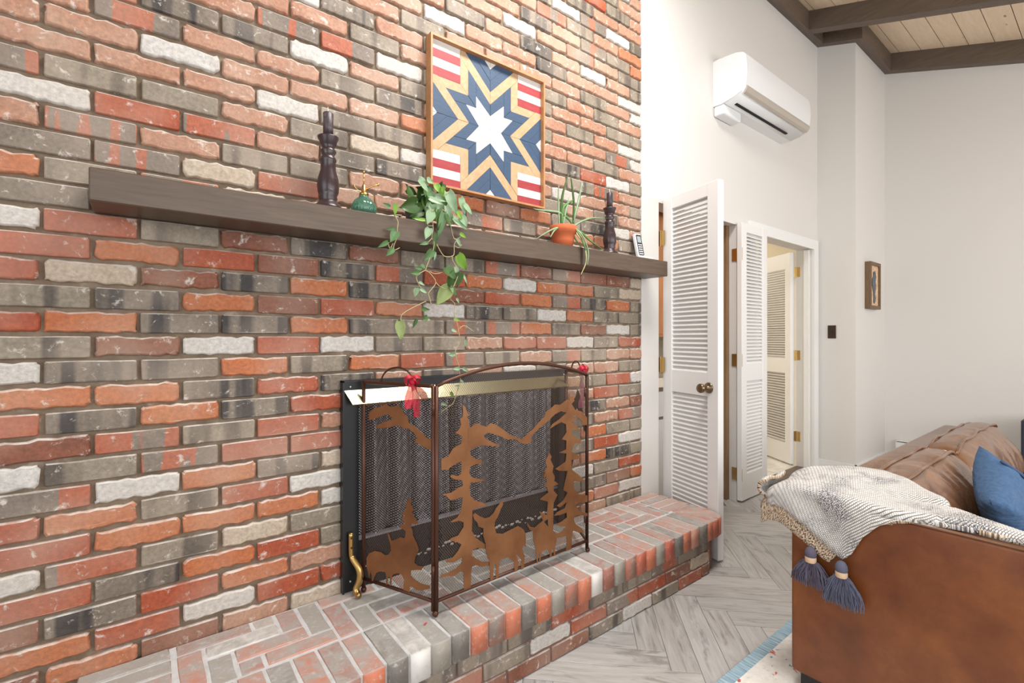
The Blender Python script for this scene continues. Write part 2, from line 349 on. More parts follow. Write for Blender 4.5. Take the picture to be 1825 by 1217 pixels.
LEFT = [[(.031,.926),(.051,.941),(.088,.953),(.109,.962),(.13,.954),(.171,.961),(.189,.942),(.209,.922),(.214,.905),(.245,.894),(.267,.879),(.289,.863),(.311,.856),(.311,.822),(.284,.828),(.262,.837),(.24,.841),(.251,.86),(.234,.875),(.211,.887),(.194,.883),(.171,.892),(.142,.887),(.118,.88),(.088,.875),(.06,.874),(.076,.888),(.106,.9),(.136,.909),(.142,.916),(.118,.928),(.082,.916),(.051,.904),(.031,.898)],[(.218,.655),(.225,.643),(.223,.631),(.238,.612),(.228,.604),(.243,.583),(.255,.57),(.243,.564),(.228,.565),(.223,.552),(.23,.542),(.233,.523),(.248,.502),(.258,.481),(.243,.454),(.238,.434),(.253,.427),(.275,.43),(.27,.416),(.248,.412),(.225,.405),(.222,.387),(.243,.376),(.267,.37),(.304,.372),(.304,.363),(.272,.348),(.248,.344),(.228,.351),(.218,.347),(.218,.329),(.19,.33),(.193,.368),(.182,.381),(.166,.382),(.145,.373),(.139,.363),(.135,.33),(.129,.329),(.13,.359),(.122,.359),(.118,.33),(.111,.328),(.114,.361),(.108,.372),(.081,.368),(.065,.358),(.056,.34),(.051,.326),(.044,.326),(.045,.345),(.037,.356),(.032,.332),(.026,.349),(.019,.372),(.02,.402),(.031,.421),(.059,.435),(.087,.437),(.108,.431),(.124,.437),(.135,.455),(.132,.475),(.124,.493),(.119,.512),(.127,.506),(.135,.487),(.156,.496),(.177,.508),(.197,.508),(.202,.532),(.192,.538),(.174,.541),(.177,.551),(.197,.559),(.192,.566),(.182,.572),(.197,.587),(.185,.589),(.202,.608),(.2,.623),(.21,.636)]]
CENTER = [[(.103,.966),(.111,.953),(.128,.925),(.118,.922),(.126,.909),(.128,.891),(.141,.876),(.15,.871),(.15,.81),(.128,.799),(.141,.78),(.158,.768),(.183,.762),(.183,.748),(.154,.751),(.133,.746),(.128,.725),(.137,.71),(.167,.697),(.198,.687),(.166,.686),(.135,.69),(.13,.676),(.133,.645),(.151,.625),(.185,.61),(.209,.593),(.17,.597),(.142,.594),(.142,.573),(.14,.535),(.14,.519),(.156,.492),(.185,.468),(.214,.444),(.195,.442),(.166,.454),(.142,.453),(.14,.434),(.161,.416),(.185,.399),(.217,.39),(.217,.376),(.18,.383),(.156,.396),(.14,.395),(.137,.381),(.135,.32),(.107,.323),(.105,.387),(.091,.393),(.065,.386),(.038,.395),(.014,.396),(.014,.406),(.043,.405),(.073,.408),(.096,.42),(.101,.441),(.082,.436),(.065,.433),(.038,.441),(.032,.449),(.06,.45),(.082,.466),(.096,.485),(.082,.496),(.047,.513),(.056,.518),(.082,.519),(.105,.543),(.105,.559),(.087,.569),(.06,.57),(.051,.574),(.078,.581),(.091,.596),(.098,.621),(.101,.649),(.078,.645),(.051,.647),(.034,.667),(.021,.67),(.023,.673),(.056,.672),(.082,.682),(.103,.685),(.098,.707),(.073,.712),(.051,.725),(.054,.732),(.082,.723),(.101,.731),(.095,.728),(.097,.766),(.095,.77),(.066,.764),(.038,.752),(.016,.755),(.016,.793),(.042,.795),(.062,.82),(.095,.832),(.099,.856),(.072,.872),(.087,.882),(.095,.899),(.089,.917),(.101,.922),(.103,.94),(.1,.964)],[(.124,.878),(.15,.892),(.163,.894),(.18,.885),(.203,.877),(.221,.888),(.239,.882),(.277,.859),(.306,.837),(.345,.82),(.37,.809),(.375,.816),(.375,.812),(.395,.825),(.426,.841),(.458,.865),(.486,.882),(.494,.901),(.519,.911),(.547,.926),(.576,.922),(.612,.939),(.63,.938),(.627,.963),(.642,.945),(.654,.951),(.66,.931),(.642,.92),(.666,.892),(.704,.882),(.736,.855),(.759,.853),(.759,.82),(.704,.824),(.707,.841),(.679,.861),(.642,.878),(.618,.886),(.594,.891),(.582,.896),(.547,.887),(.519,.87),(.486,.853),(.448,.834),(.416,.814),(.419,.798),(.411,.788),(.375,.791),(.37,.794),(.335,.814),(.296,.819),(.267,.834),(.239,.845),(.207,.855),(.189,.846),(.203,.832),(.23,.817),(.267,.801),(.239,.801),(.203,.81),(.176,.814),(.141,.808),(.124,.821)],[(.63,.942),(.654,.893),(.654,.868),(.673,.853),(.642,.844),(.688,.813),(.679,.805),(.648,.814),(.642,.793),(.673,.772),(.701,.764),(.698,.747),(.666,.754),(.645,.738),(.642,.721),(.673,.704),(.704,.688),(.679,.684),(.642,.687),(.642,.658),(.648,.636),(.679,.609),(.723,.583),(.618,.608),(.621,.645),(.57,.654),(.547,.666),(.606,.685),(.612,.718),(.57,.728),(.609,.735),(.612,.772),(.585,.78),(.612,.805),(.609,.839),(.582,.851),(.547,.842),(.513,.83),(.53,.848),(.57,.864),(.609,.885)],[(.623,.665),(.651,.64),(.681,.62),(.722,.584),(.681,.59),(.656,.594),(.651,.581),(.663,.557),(.686,.535),(.744,.518),(.744,.491),(.702,.497),(.676,.502),(.657,.517),(.666,.494),(.686,.465),(.746,.442),(.746,.43),(.691,.446),(.666,.449),(.653,.438),(.666,.414),(.702,.387),(.722,.364),(.681,.375),(.651,.39),(.643,.368),(.643,.34),(.636,.316),(.607,.319),(.614,.352),(.609,.38),(.582,.38),(.549,.386),(.549,.401),(.582,.404),(.607,.417),(.573,.429),(.549,.441),(.582,.445),(.614,.454),(.612,.475),(.573,.474),(.54,.479),(.554,.489),(.601,.495),(.614,.519),(.573,.505),(.554,.516),(.592,.528),(.618,.556),(.592,.572),(.604,.607),(.618,.645)],[(.513,.737),(.525,.719),(.519,.708),(.536,.68),(.53,.657),(.542,.638),(.542,.622),(.535,.623),(.565,.602),(.535,.6),(.537,.58),(.558,.558),(.537,.533),(.535,.513),(.535,.473),(.533,.414),(.507,.42),(.505,.474),(.48,.47),(.458,.516),(.498,.492),(.505,.543),(.462,.562),(.489,.573),(.507,.579),(.498,.604),(.48,.611),(.498,.62),(.494,.648),(.489,.668),(.48,.634),(.497,.655),(.483,.665),(.499,.682),(.491,.704),(.502,.722)],[(.27,.603),(.278,.585),(.265,.568),(.254,.546),(.239,.53),(.237,.514),(.244,.486),(.275,.476),(.317,.482),(.349,.486),(.377,.466),(.387,.443),(.388,.396),(.377,.405),(.369,.393),(.382,.364),(.377,.317),(.363,.317),(.366,.352),(.349,.373),(.338,.383),(.352,.347),(.344,.318),(.332,.318),(.328,.355),(.312,.372),(.301,.383),(.265,.384),(.26,.375),(.253,.32),(.242,.32),(.245,.367),(.239,.385),(.234,.371),(.229,.322),(.218,.322),(.214,.393),(.199,.425),(.197,.461),(.187,.491),(.187,.519),(.166,.53),(.161,.545),(.147,.56),(.142,.577),(.151,.582),(.17,.566),(.195,.552),(.214,.552),(.234,.563),(.244,.577),(.26,.589)],[(.393,.488),(.41,.468),(.432,.459),(.458,.469),(.476,.474),(.48,.493),(.485,.466),(.507,.443),(.535,.42),(.554,.401),(.554,.375),(.544,.357),(.544,.317),(.536,.318),(.535,.346),(.526,.346),(.523,.318),(.514,.319),(.514,.339),(.494,.358),(.476,.356),(.467,.346),(.462,.318),(.456,.318),(.458,.355),(.451,.35),(.449,.317),(.443,.317),(.44,.366),(.427,.409),(.423,.445),(.406,.459),(.395,.478)]]
VINES = [[(.729,-.178,1.629),(.705,-.178,1.625),(.715,-.178,1.604),(.712,-.178,1.575),(.715,-.178,1.557),(.707,-.178,1.538),(.699,-.178,1.516),(.701,-.178,1.503),(.721,-.178,1.513)],[(.852,-.178,1.67),(.852,-.178,1.632),(.854,-.178,1.594),(.849,-.178,1.566),(.858,-.178,1.548),(.852,-.178,1.515),(.824,-.178,1.447),(.838,-.178,1.436),(.865,-.178,1.401),(.835,-.178,1.36),(.838,-.178,1.346),(.847,-.178,1.314)],[(.865,-.178,1.401),(.884,-.178,1.386),(.907,-.178,1.379)],[(.824,-.178,1.443),(.797,-.178,1.428),(.786,-.178,1.411),(.802,-.178,1.38),(.826,-.178,1.358)],[(.893,-.178,1.677),(.912,-.178,1.663),(.928,-.178,1.624),(.941,-.178,1.578),(.954,-.178,1.571),(.944,-.178,1.55),(.944,-.178,1.522),(.937,-.178,1.507),(.899,-.178,1.503),(.868,-.178,1.544)],[(.941,-.178,1.575),(.954,-.178,1.571),(.973,-.178,1.585)],[(.945,-.178,1.547),(.963,-.178,1.541),(.977,-.178,1.554)],[(.937,-.178,1.507),(.936,-.178,1.494),(.951,-.178,1.466),(.936,-.178,1.452),(.903,-.178,1.443),(.861,-.178,1.433),(.84,-.178,1.44)],[(.961,-.178,1.433),(.927,-.178,1.351),(.946,-.178,1.326),(.944,-.178,1.288),(.956,-.178,1.255),(.966,-.178,1.208),(.968,-.178,1.178),(.951,-.178,1.149),(.951,-.178,1.127),(.966,-.178,1.084),(.967,-.178,1.066),(.972,-.178,1.023),(.958,-.178,.992),(.94,-.178,.947),(.918,-.178,.934),(.888,-.178,.917)],[(.824,-.178,1.329),(.797,-.178,1.316),(.754,-.178,1.294),(.728,-.178,1.274),(.726,-.178,1.246)],[(.966,-.178,1.229),(.991,-.178,1.242),(1.032,-.178,1.219)],[(.854,-.178,1.61),(.837,-.178,1.608),(.822,-.178,1.619)],[(.849,-.178,1.563),(.831,-.178,1.545),(.816,-.178,1.539)],[(.696,-.178,1.526),(.685,-.178,1.507),(.677,-.178,1.526)],[(.908,-.178,1.735),(.924,-.178,1.749),(.957,-.178,1.738)]]
LEAVES = [(.771,-.138,1.679,.0622,160,1,'d'),(.85,-.112,1.754,.0534,200,1,'d'),(.847,-.124,1.778,.0474,20,.8,'p'),(.87,-.128,1.793,.0281,0,.9,'p'),(.841,-.147,1.755,.0414,30,.6,'p'),(.835,-.111,1.732,.0475,100,.9,'d'),(.858,-.127,1.738,.042,80,.9,'m'),(.905,-.122,1.765,.037,60,.8,'b'),(.918,-.133,1.747,.037,80,.8,'b'),(.917,-.145,1.761,.0255,60,.8,'b'),(.904,-.152,1.724,.0478,10,.6,'p'),(.869,-.17,1.7,.0496,20,.5,'p'),(.939,-.176,1.707,.0788,62,.55,'p'),(.979,-.185,1.701,.0568,60,.8,'p'),(1.001,-.188,1.69,.0457,40,.6,'p'),(.901,-.158,1.682,.0504,50,.6,'p'),(.93,-.174,1.661,.0646,60,.4,'p'),(.835,-.181,1.634,.0434,110,.9,'p'),(.856,-.166,1.668,.0412,90,.9,'p'),(.78,-.208,1.618,.042,180,.3,'b'),(.885,-.185,1.614,.0853,100,.35,'m'),(.966,-.185,1.628,.0622,30,.5,'p'),(.962,-.197,1.659,.0394,35,.5,'b'),(.982,-.185,1.642,.0398,60,.8,'p'),(.827,-.185,1.576,.0378,110,.8,'p'),(.812,-.185,1.539,.0268,170,.5,'m'),(.695,-.185,1.548,.0386,120,.85,'m'),(.658,-.185,1.515,.0355,140,.5,'m'),(.682,-.185,1.492,.0307,130,.7,'m'),(.682,-.185,1.573,.0282,165,.4,'m'),(.71,-.171,1.646,.0365,80,.6,'b'),(.681,-.156,1.662,.0234,200,.7,'m'),(.982,-.185,1.589,.0313,20,.5,'b'),(.962,-.185,1.558,.0311,55,.5,'p'),(.858,-.185,1.533,.0818,92,.2,'d'),(.807,-.13,1.656,.0494,150,.8,'d'),(.846,-.12,1.682,.0615,90,.7,'d'),(.907,-.185,1.633,.0416,80,.6,'d'),(.873,-.173,1.636,.0661,90,.6,'d'),(.833,-.185,1.495,.0433,120,.8,'m'),(.858,-.185,1.495,.0273,90,.4,'p'),(.906,-.143,1.664,.0395,60,.7,'d'),(.839,-.116,1.704,.0503,120,.8,'d'),(.942,-.125,1.713,.0461,60,.8,'d'),(.861,-.132,1.709,.0503,90,.8,'d'),(.81,-.136,1.672,.0466,130,.8,'d'),(.854,-.168,1.714,.0412,60,.8,'m'),(.91,-.113,1.702,.0458,70,.8,'d'),(.986,-.178,1.484,.0686,45,.65,'b'),(.775,-.178,1.43,.0379,175,.5,'m'),(.793,-.178,1.448,.0241,180,.6,'m'),(.817,-.178,1.454,.0243,20,.6,'m'),(.922,-.178,1.434,.0503,60,.9,'d'),(.961,-.178,1.442,.0468,60,.5,'p'),(.936,-.178,1.406,.0674,100,.8,'d'),(.966,-.178,1.416,.0511,100,.6,'d'),(.996,-.178,1.419,.0344,60,.3,'p'),(.896,-.178,1.353,.0707,125,.8,'o'),(.936,-.178,1.368,.0379,60,.7,'d'),(.785,-.178,1.359,.028,90,.9,'p'),(.808,-.178,1.391,.0222,30,.5,'p'),(.815,-.178,1.365,.0263,30,.5,'p'),(.824,-.178,1.299,.0304,0,.6,'d'),(.78,-.178,1.245,.03,110,.5,'d'),(.815,-.178,1.264,.0263,150,.8,'d'),(.833,-.178,1.262,.0163,20,.6,'p'),(.724,-.178,1.219,.0587,85,.65,'o'),(.958,-.178,1.265,.0255,10,.5,'b'),(.946,-.178,1.221,.0233,20,.5,'p'),(.961,-.178,1.337,.0191,60,.5,'p'),(.998,-.178,1.171,.028,70,.5,'p'),(.927,-.178,1.134,.0315,180,.6,'p'),(.951,-.178,1.127,.0169,20,.6,'p'),(.951,-.178,1.077,.0254,180,.6,'p'),(.996,-.178,1.07,.0258,30,.5,'p'),(.954,-.178,1.01,.0233,190,.5,'p'),(.983,-.178,1.024,.0196,40,.4,'p'),(.936,-.178,.976,.027,60,.5,'b'),(.903,-.178,.945,.0248,20,.5,'p')]
BLADES = [([(1.593,-.09,1.729),(1.593,-.09,1.822),(1.605,-.09,1.895),(1.639,-.09,1.99)],.0115,'d'),([(1.673,-.09,1.754),(1.677,-.09,1.849),(1.667,-.09,1.924),(1.654,-.09,1.98)],.0106,'d'),([(1.58,-.09,1.727),(1.574,-.09,1.832),(1.573,-.09,1.92)],.008,'p'),([(1.673,-.09,1.763),(1.699,-.09,1.839),(1.718,-.09,1.902),(1.731,-.09,1.969)],.0106,'p'),([(1.605,-.09,1.739),(1.623,-.09,1.809),(1.645,-.09,1.88)],.0089,'p'),([(1.599,-.09,1.747),(1.605,-.09,1.815),(1.636,-.09,1.847),(1.683,-.09,1.875)],.0115,'g'),([(1.605,-.09,1.77),(1.587,-.09,1.792),(1.527,-.09,1.791),(1.441,-.09,1.784),(1.413,-.09,1.787)],.008,'p'),([(1.673,-.09,1.74),(1.725,-.09,1.77),(1.805,-.09,1.801),(1.924,-.09,1.818)],.0071,'p'),([(1.605,-.09,1.788),(1.648,-.09,1.768),(1.667,-.09,1.739)],.0106,'g'),([(1.642,-.09,1.734),(1.567,-.11,1.717),(1.49,-.13,1.69),(1.384,-.15,1.635)],.008,'p'),([(1.605,-.09,1.726),(1.528,-.12,1.701),(1.466,-.15,1.652)],.0071,'p'),([(1.632,-.1,1.737),(1.644,-.144,1.704),(1.65,-.18,1.642),(1.669,-.18,1.592),(1.663,-.18,1.539)],.0089,'g'),([(1.657,-.1,1.736),(1.631,-.144,1.716),(1.644,-.18,1.676),(1.682,-.18,1.607),(1.675,-.18,1.544)],.0071,'p'),([(1.638,-.1,1.733),(1.669,-.144,1.668),(1.663,-.18,1.609),(1.666,-.18,1.552),(1.632,-.18,1.493)],.0062,'y'),([(1.661,-.09,1.734),(1.704,-.11,1.714),(1.748,-.13,1.675),(1.827,-.15,1.631)],.0098,'g'),([(1.667,-.09,1.726),(1.649,-.12,1.683),(1.65,-.15,1.638)],.0115,'g')]
# ================================================================== SETTING
def wallgrid(name, xs, zs, holes, y0, y1, m, axis='x'):
    """wall slab between y0 (front) and y1 (back) with rectangular holes (x0,x1,z0,z1); reveals included"""
    bm = new(); xs = sorted(set(xs+[h[0] for h in holes]+[h[1] for h in holes])); zs = sorted(set(zs+[h[2] for h in holes]+[h[3] for h in holes]))
    for i in range(len(xs)-1):
        for j in range(len(zs)-1):
            cx = (xs[i]+xs[i+1])/2; cz = (zs[j]+zs[j+1])/2
            if any(h[0] < cx < h[1] and h[2] < cz < h[3] for h in holes): continue
            if axis == 'x': box(bm, xs[i], y0, zs[j], xs[i+1], y1, zs[j+1])
            else: box(bm, y0, xs[i], zs[j], y1, xs[i+1], zs[j+1])
    return obj(name, bm, m, kind='structure')
# --- fireplace brick wall: recessed mortar slab, bricks proud of it
WL = wallgrid('wall_left', [-1.4, 2.324], [0, 4.02], [(.63, 1.64, .33, .985)], .011, .16, MORT)
BW, CH = .2026, .068
def brick_shape(bm, x0, x1, z0, z1, yf, depth, ragged, mi=0, M=None, segs=2):
    """irregular brick: front face facing -Y at yf, rounded outline, going back by depth"""
    w = x1-x0; h = z1-z0
    r = min(h*.42, random.uniform(.005, .014)) if ragged else .003
    a = .0026 if ragged else .0008
    pts = []
    nc = 3 if ragged else 1
    nx = 9 if ragged else 3
    cs = [(x1-r, z1-r, 0), (x0+r, z1-r, 1), (x0+r, z0+r, 2), (x1-r, z0+r, 3)]
    for cx, cz, q in cs:
        for k in range(nc+1):
            t = (q+k/nc)*PI/2
            pts.append((cx+r*math.cos(t), cz+r*math.sin(t)))
        if q in (0, 2) and w > .05:      # points along the top and bottom edge
            xa, xb = (x1-r, x0+r) if q == 0 else (x0+r, x1-r)
            zz = z1 if q == 0 else z0
            for k in range(1, nx): pts.append((xa+(xb-xa)*k/nx, zz))
    pts = [(x+random.uniform(-a, a), z+random.uniform(-a, a)*1.4) for x, z in pts]
    cx = (x0+x1)/2; cz = (z0+z1)/2
    ins = .0048 if ragged else .0028
    def ring(d, y, j=0):
        return [bm.verts.new((x+(cx-x)/max(abs(cx-x), 1e-5)*d*min(1, abs(cx-x)/.02), y+random.uniform(-j, j), z+(cz-z)/max(abs(cz-z), 1e-5)*d*min(1, abs(cz-z)/.01))) for x, z in pts]
    R = [ring(0, yf+depth), ring(0, yf+ins*.8, .0004), ring(ins, yf, .0006)]
    if M is not None:
        for rr in R:
            for v in rr: v.co = M @ v.co
    k = len(pts)
    for A, B in zip(R, R[1:]):
        for i in range(k):
            f = bm.faces.new([A[i], A[(i+1) % k], B[(i+1) % k], B[i]]); f.material_index = mi; f.smooth = True
    f = bm.faces.new(R[-1]); f.material_index = mi
ROWS = {13: 'SOSPCC.....PGG', 12: 'ORWRRR...POMW', 11: 'SDROPP....GDSO', 10: 'RDORGG...PWGR', 9: 'WMGCGG....PODG', 8: 'ROOOWW...PGRW',  # upper rows: bricks paled by strong light are coded as P
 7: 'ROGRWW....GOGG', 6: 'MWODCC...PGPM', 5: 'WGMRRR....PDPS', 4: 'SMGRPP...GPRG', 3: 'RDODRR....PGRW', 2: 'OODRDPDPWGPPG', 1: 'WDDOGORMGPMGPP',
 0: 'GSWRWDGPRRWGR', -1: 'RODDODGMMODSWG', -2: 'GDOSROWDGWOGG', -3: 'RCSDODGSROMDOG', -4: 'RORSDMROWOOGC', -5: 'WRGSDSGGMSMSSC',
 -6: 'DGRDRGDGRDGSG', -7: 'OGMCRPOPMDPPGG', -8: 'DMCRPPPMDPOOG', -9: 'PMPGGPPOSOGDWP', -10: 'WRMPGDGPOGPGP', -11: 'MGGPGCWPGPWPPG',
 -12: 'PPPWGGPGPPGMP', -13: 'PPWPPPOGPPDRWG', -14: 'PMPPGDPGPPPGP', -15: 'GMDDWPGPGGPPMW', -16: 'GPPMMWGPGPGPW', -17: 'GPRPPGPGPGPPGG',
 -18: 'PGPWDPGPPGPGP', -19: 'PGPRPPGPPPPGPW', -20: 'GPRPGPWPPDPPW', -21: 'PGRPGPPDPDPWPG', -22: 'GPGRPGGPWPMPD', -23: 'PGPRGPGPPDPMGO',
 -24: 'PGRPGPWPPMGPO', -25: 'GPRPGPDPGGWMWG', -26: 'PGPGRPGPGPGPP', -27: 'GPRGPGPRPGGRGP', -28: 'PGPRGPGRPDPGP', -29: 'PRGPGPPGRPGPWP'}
def proj(x, y, z):
    c, s = math.cos(YAW), math.sin(YAW); px_, py_ = x, y+1.756
    d = px_*c+py_*s
    if d < .05: return None
    return (912.5+852*(px_*s-py_*c)/d, 601-852*(z-1.197)/d, 852/d)
cells = []
for k in range(-41, 18):
    zt = 1.2045-CH*k; zb = zt-CH
    if zt > 4.05: zt = 4.05
    row = ROWS.get(k); xo = -.107 if k % 2 == 0 else -.107-BW/2
    for j in range(-6, 14):
        x0 = xo+BW*j; x1 = x0+BW
        if x0 > 2.30 or x1 < -1.35: continue
        x1 = min(x1, 2.328)
        if k in (13,) and j < 0: pass
        ch = None
        if row and -1 <= j < len(row)-1: ch = row[j+1]
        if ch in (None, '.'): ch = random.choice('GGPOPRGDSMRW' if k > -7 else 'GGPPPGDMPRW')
        if x1 < .64 or x0 > 1.63 or zb > .98 or zt < .33: pass
        else:                                    # clipped or dropped by the firebox opening
            if zb >= .93: pass
            elif x0 < .60: x1 = .622
            elif x1 > 1.67: x0 = 1.648
            else: continue
        if zt < .0: continue
        zb_ = max(zb, .0)
        cx, cz = (x0+x1)/2, (zt+zb_)/2; p = proj(cx, 0, cz)
        vis = 0
        if p and -60 < p[0] < 1190 and -25 < p[1] < 1240 and zt > .26: vis = p[2]*p[2]*(x1-x0)
        # hidden behind the picture, the mantel, the surround
        if .93 < x0 and x1 < 1.51 and 1.84 < zb and zt < 2.40: vis = 0
        if k in (-7, -6) and x0 > -.1: vis = 0
        if .58 < x0 and x1 < 1.69 and zt < 1.03: vis = 0
        cells.append((vis, x0, x1, zb_, zt, ch))
cells.sort(key=lambda c: -c[0])
stuff = new(); order = list(BM.keys())
for i, (vis, x0, x1, zb, zt, ch) in enumerate(cells):
    rag = ch in 'WOPC' or (ch == 'R' and random.random() < .3) or (ch == 'S' and random.random() < .5)
    gx = random.uniform(.0035, .006); gz = random.uniform(.0042, .0055)
    a, b = x0+gx, x1-gx
    if x1 > 2.32: b = x1
    z0, z1 = zb+gz, zt-gz
    if rag and (b-a) > .1: z0 += random.uniform(0, .004); z1 -= random.uniform(0, .003)
    yf = random.uniform(-.002, .002)
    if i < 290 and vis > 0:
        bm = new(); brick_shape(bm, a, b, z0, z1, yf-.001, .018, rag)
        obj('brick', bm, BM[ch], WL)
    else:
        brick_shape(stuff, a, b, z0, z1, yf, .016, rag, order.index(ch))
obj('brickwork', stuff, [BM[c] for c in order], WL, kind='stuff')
# --- white wall with the two doorways
WB = wallgrid('wall_back', [2.324, 4.92], [0, 4.05], [(2.493, 3.44, 0, 2.02), (3.70, 4.80, 0, 2.0)], 0, .13, PW)
# bump-out and far wall
bm = new(); box(bm, 4.92, -.296, 0, 5.9, .13, 4.05); obj('wall_center', bm, PW, kind='structure')
bm = new(); box(bm, 5.743, -5.2, 0, 5.9, -.296, 4.05); obj('wall_right', bm, PW, kind='structure')
bm = new()
# floor slab
box(bm, -3.2, -5.2, -.06, 5.9, .16, -.004); FL = obj('floor', bm, FGAP, kind='structure')
# herringbone planks at 45 degrees
PLW, N = .105, 6
def plank_mesh(cx, cy, ang, L, w):
    me = bpy.data.meshes.new('floor_plank')
    g = .0008; hx, hy = L/2-g, w/2-g; c, s = math.cos(ang), math.sin(ang)
    vs = []
    for z, e in ((-.005, 0), (-.0006, 0), (0, .0012)):
        for sx_, sy_ in ((-1, -1), (1, -1), (1, 1), (-1, 1)):
            x, y = sx_*(hx-e), sy_*(hy-e); vs.append((cx+x*c-y*s, cy+x*s+y*c, z))
    fs = [(8, 9, 10, 11)]
    for a in (0, 4):
        for i in range(4): fs.append((a+i, a+(i+1) % 4, a+4+(i+1) % 4, a+4+i))
    me.from_pydata(vs, [], fs)
    uv = me.uv_layers.new(name='UVMap'); ox, oy = random.uniform(0, 50), random.uniform(0, 50)
    loc = {}
    for i, v in enumerate(vs):
        dx, dy = v[0]-cx, v[1]-cy; loc[i] = (dx*c+dy*s+ox, -dx*s+dy*c+oy)
    for l in me.loops: uv.data[l.index].uv = loc[l.vertex_index]
    at = me.color_attributes.new('tone', 'FLOAT_COLOR', 'CORNER'); k = random.uniform(.88, 1.06); wv_ = random.uniform(-.015, .02)
    for d in at.data: d.color = (k+wv_, k, k-wv_, 1)
    return me
pl = []
q = .70711
for c_ in range(-60, 90):
    for r_ in range(-90, 60):
        m_ = (c_-r_) % (2*N)
        # lattice frame: +a axis = (q,-q) , +b axis = (q,q)
        def W2(a, b): return (2.0+q*(a*PLW)+q*(b*PLW)-.05, -.75-q*(a*PLW)+q*(b*PLW))
        if m_ == 1: ax, ay = W2(c_+N/2, -(r_+.5)); pl.append((ax, ay, -PI/4, N*PLW, PLW))
        if m_ == 0: ax, ay = W2(c_+.5, -(r_+N/2)); pl.append((ax, ay, PI/4, N*PLW, PLW))
nstf = []
for (x, y, an, L, w) in pl:
    if not (-1.2 < x < 5.9 and -4.2 < y < .25): continue
    if x < 1.9 and y > -.1: continue
    if x > 5.0 and y > -.2: continue
    if y > .0 and not (2.5 < x < 5.0): continue
    nstf.append((x, y, an, L, w))
nstf.sort(key=lambda p: (p[0]-1.7)**2+(p[1]+.8)**2)
for i, p_ in enumerate(nstf[:170]): obj('floor_plank', plank_mesh(*p_), FLOORC, FL)
bm = new(); bm.loops.layers.uv.new('UVMap')
for p_ in nstf[170:]:
    me = plank_mesh(*p_); bm.from_mesh(me); bpy.data.meshes.remove(me)
obj('floor_planks', bm, FLOORC, FL, kind='stuff')
# next room and pantry shells
bm = new(); box(bm, 3.3, .13, -.05, 6.2, 3.2, .003); obj('floor_tiled', bm, TILE, kind='structure')
bm = new()
box(bm, 3.58, .13, 0, 3.64, 3.2, 2.5); box(bm, 5.6, .13, 0, 5.7, 3.2, 2.5); box(bm, 3.58, 3.1, 0, 5.7, 3.2, 2.5); box(bm, 3.58, .131, 2.44, 5.7, 3.2, 2.5)
box(bm, 4.801, .131, 0, 5.6, .16, 2.44)
obj('wall_next_room', bm, ROOMC, kind='structure')
bm = new()
box(bm, 2.38, .13, 0, 2.42, .9, 2.4); box(bm, 3.52, .13, 0, 3.56, .9, 2.4); box(bm, 2.38, .86, 0, 3.56, .9, 2.4); box(bm, 2.38, .131, 2.32, 3.56, .9, 2.4)
obj('wall_pantry', bm, ROOMC, kind='structure')
# casing of the second doorway
bm = new()
box(bm, 4.80, -.018, 0, 4.895, 0, 2.075); box(bm, 3.605, -.018, 0, 3.70, 0, 2.075); box(bm, 3.70, -.018, 1.99, 4.80, 0, 2.075)
box(bm, 4.775, .02, 0, 4.80, .06, 1.99)
obj('trim_1', bm, PT, kind='structure')
bm = new(); box(bm, 3.70, .02, -.002, 4.80, .13, .006); obj('trim_2', bm, BEAMX, kind='structure')
bm = new(); box(bm, 4.908, -.308, 0, 4.92, 0, .085); box(bm, 4.896, -.012, 0, 4.92, 0, .085); box(bm, 4.908, -.308, 0, 5.743, -.296, .085); obj('baseboard_back', bm, PT, kind='structure')
# --- ceiling: sloping plank deck and beams (rises towards the fireplace wall)
SL = .335
def zp(y): return 4.03+SL*y
bm = new()
for y in (0,): pass
Mx = None
vs = [bm.verts.new(p) for p in ((-1.6, .16, zp(.16)+.03), (5.9, .16, zp(.16)+.03), (5.9, -4.6, zp(-4.6)+.03), (-1.6, -4.6, zp(-4.6)+.03), (-1.6, .16, zp(.16)+.07), (5.9, .16, zp(.16)+.07), (5.9, -4.6, zp(-4.6)+.07), (-1.6, -4.6, zp(-4.6)+.07))]
# leave the skylight open: deck in four pieces
def deck(bm, x0, x1, y0, y1, t0=.022, t1=.06):
    a = [(x0, y0), (x1, y0), (x1, y1), (x0, y1)]
    lo = [bm.verts.new((x, y, zp(y)+t0)) for x, y in a]; hi = [bm.verts.new((x, y, zp(y)+t1)) for x, y in a]
    bm.faces.new(lo); bm.faces.new(list(reversed(hi)))
    for i in range(4): bm.faces.new([lo[i], hi[i], hi[(i+1) % 4], lo[(i+1) % 4]])
bm.free(); bm = new()
SKX0, SKX1, SKY0, SKY1 = .7, 2.3, -1.75, -.85
deck(bm, -1.6, 5.9, SKY1, .16); deck(bm, -1.6, 5.9, -4.6, SKY0); deck(bm, -1.6, SKX0, SKY0, SKY1); deck(bm, SKX1, 5.9, SKY0, SKY1)
fixn(bm); CE = obj('ceiling', bm, BEAMX, kind='structure')
bays = [(-1.5, -.285), (-.195, .915), (1.005, 2.115), (2.205, 3.315), (3.405, 4.54), (4.63, 5.743)]
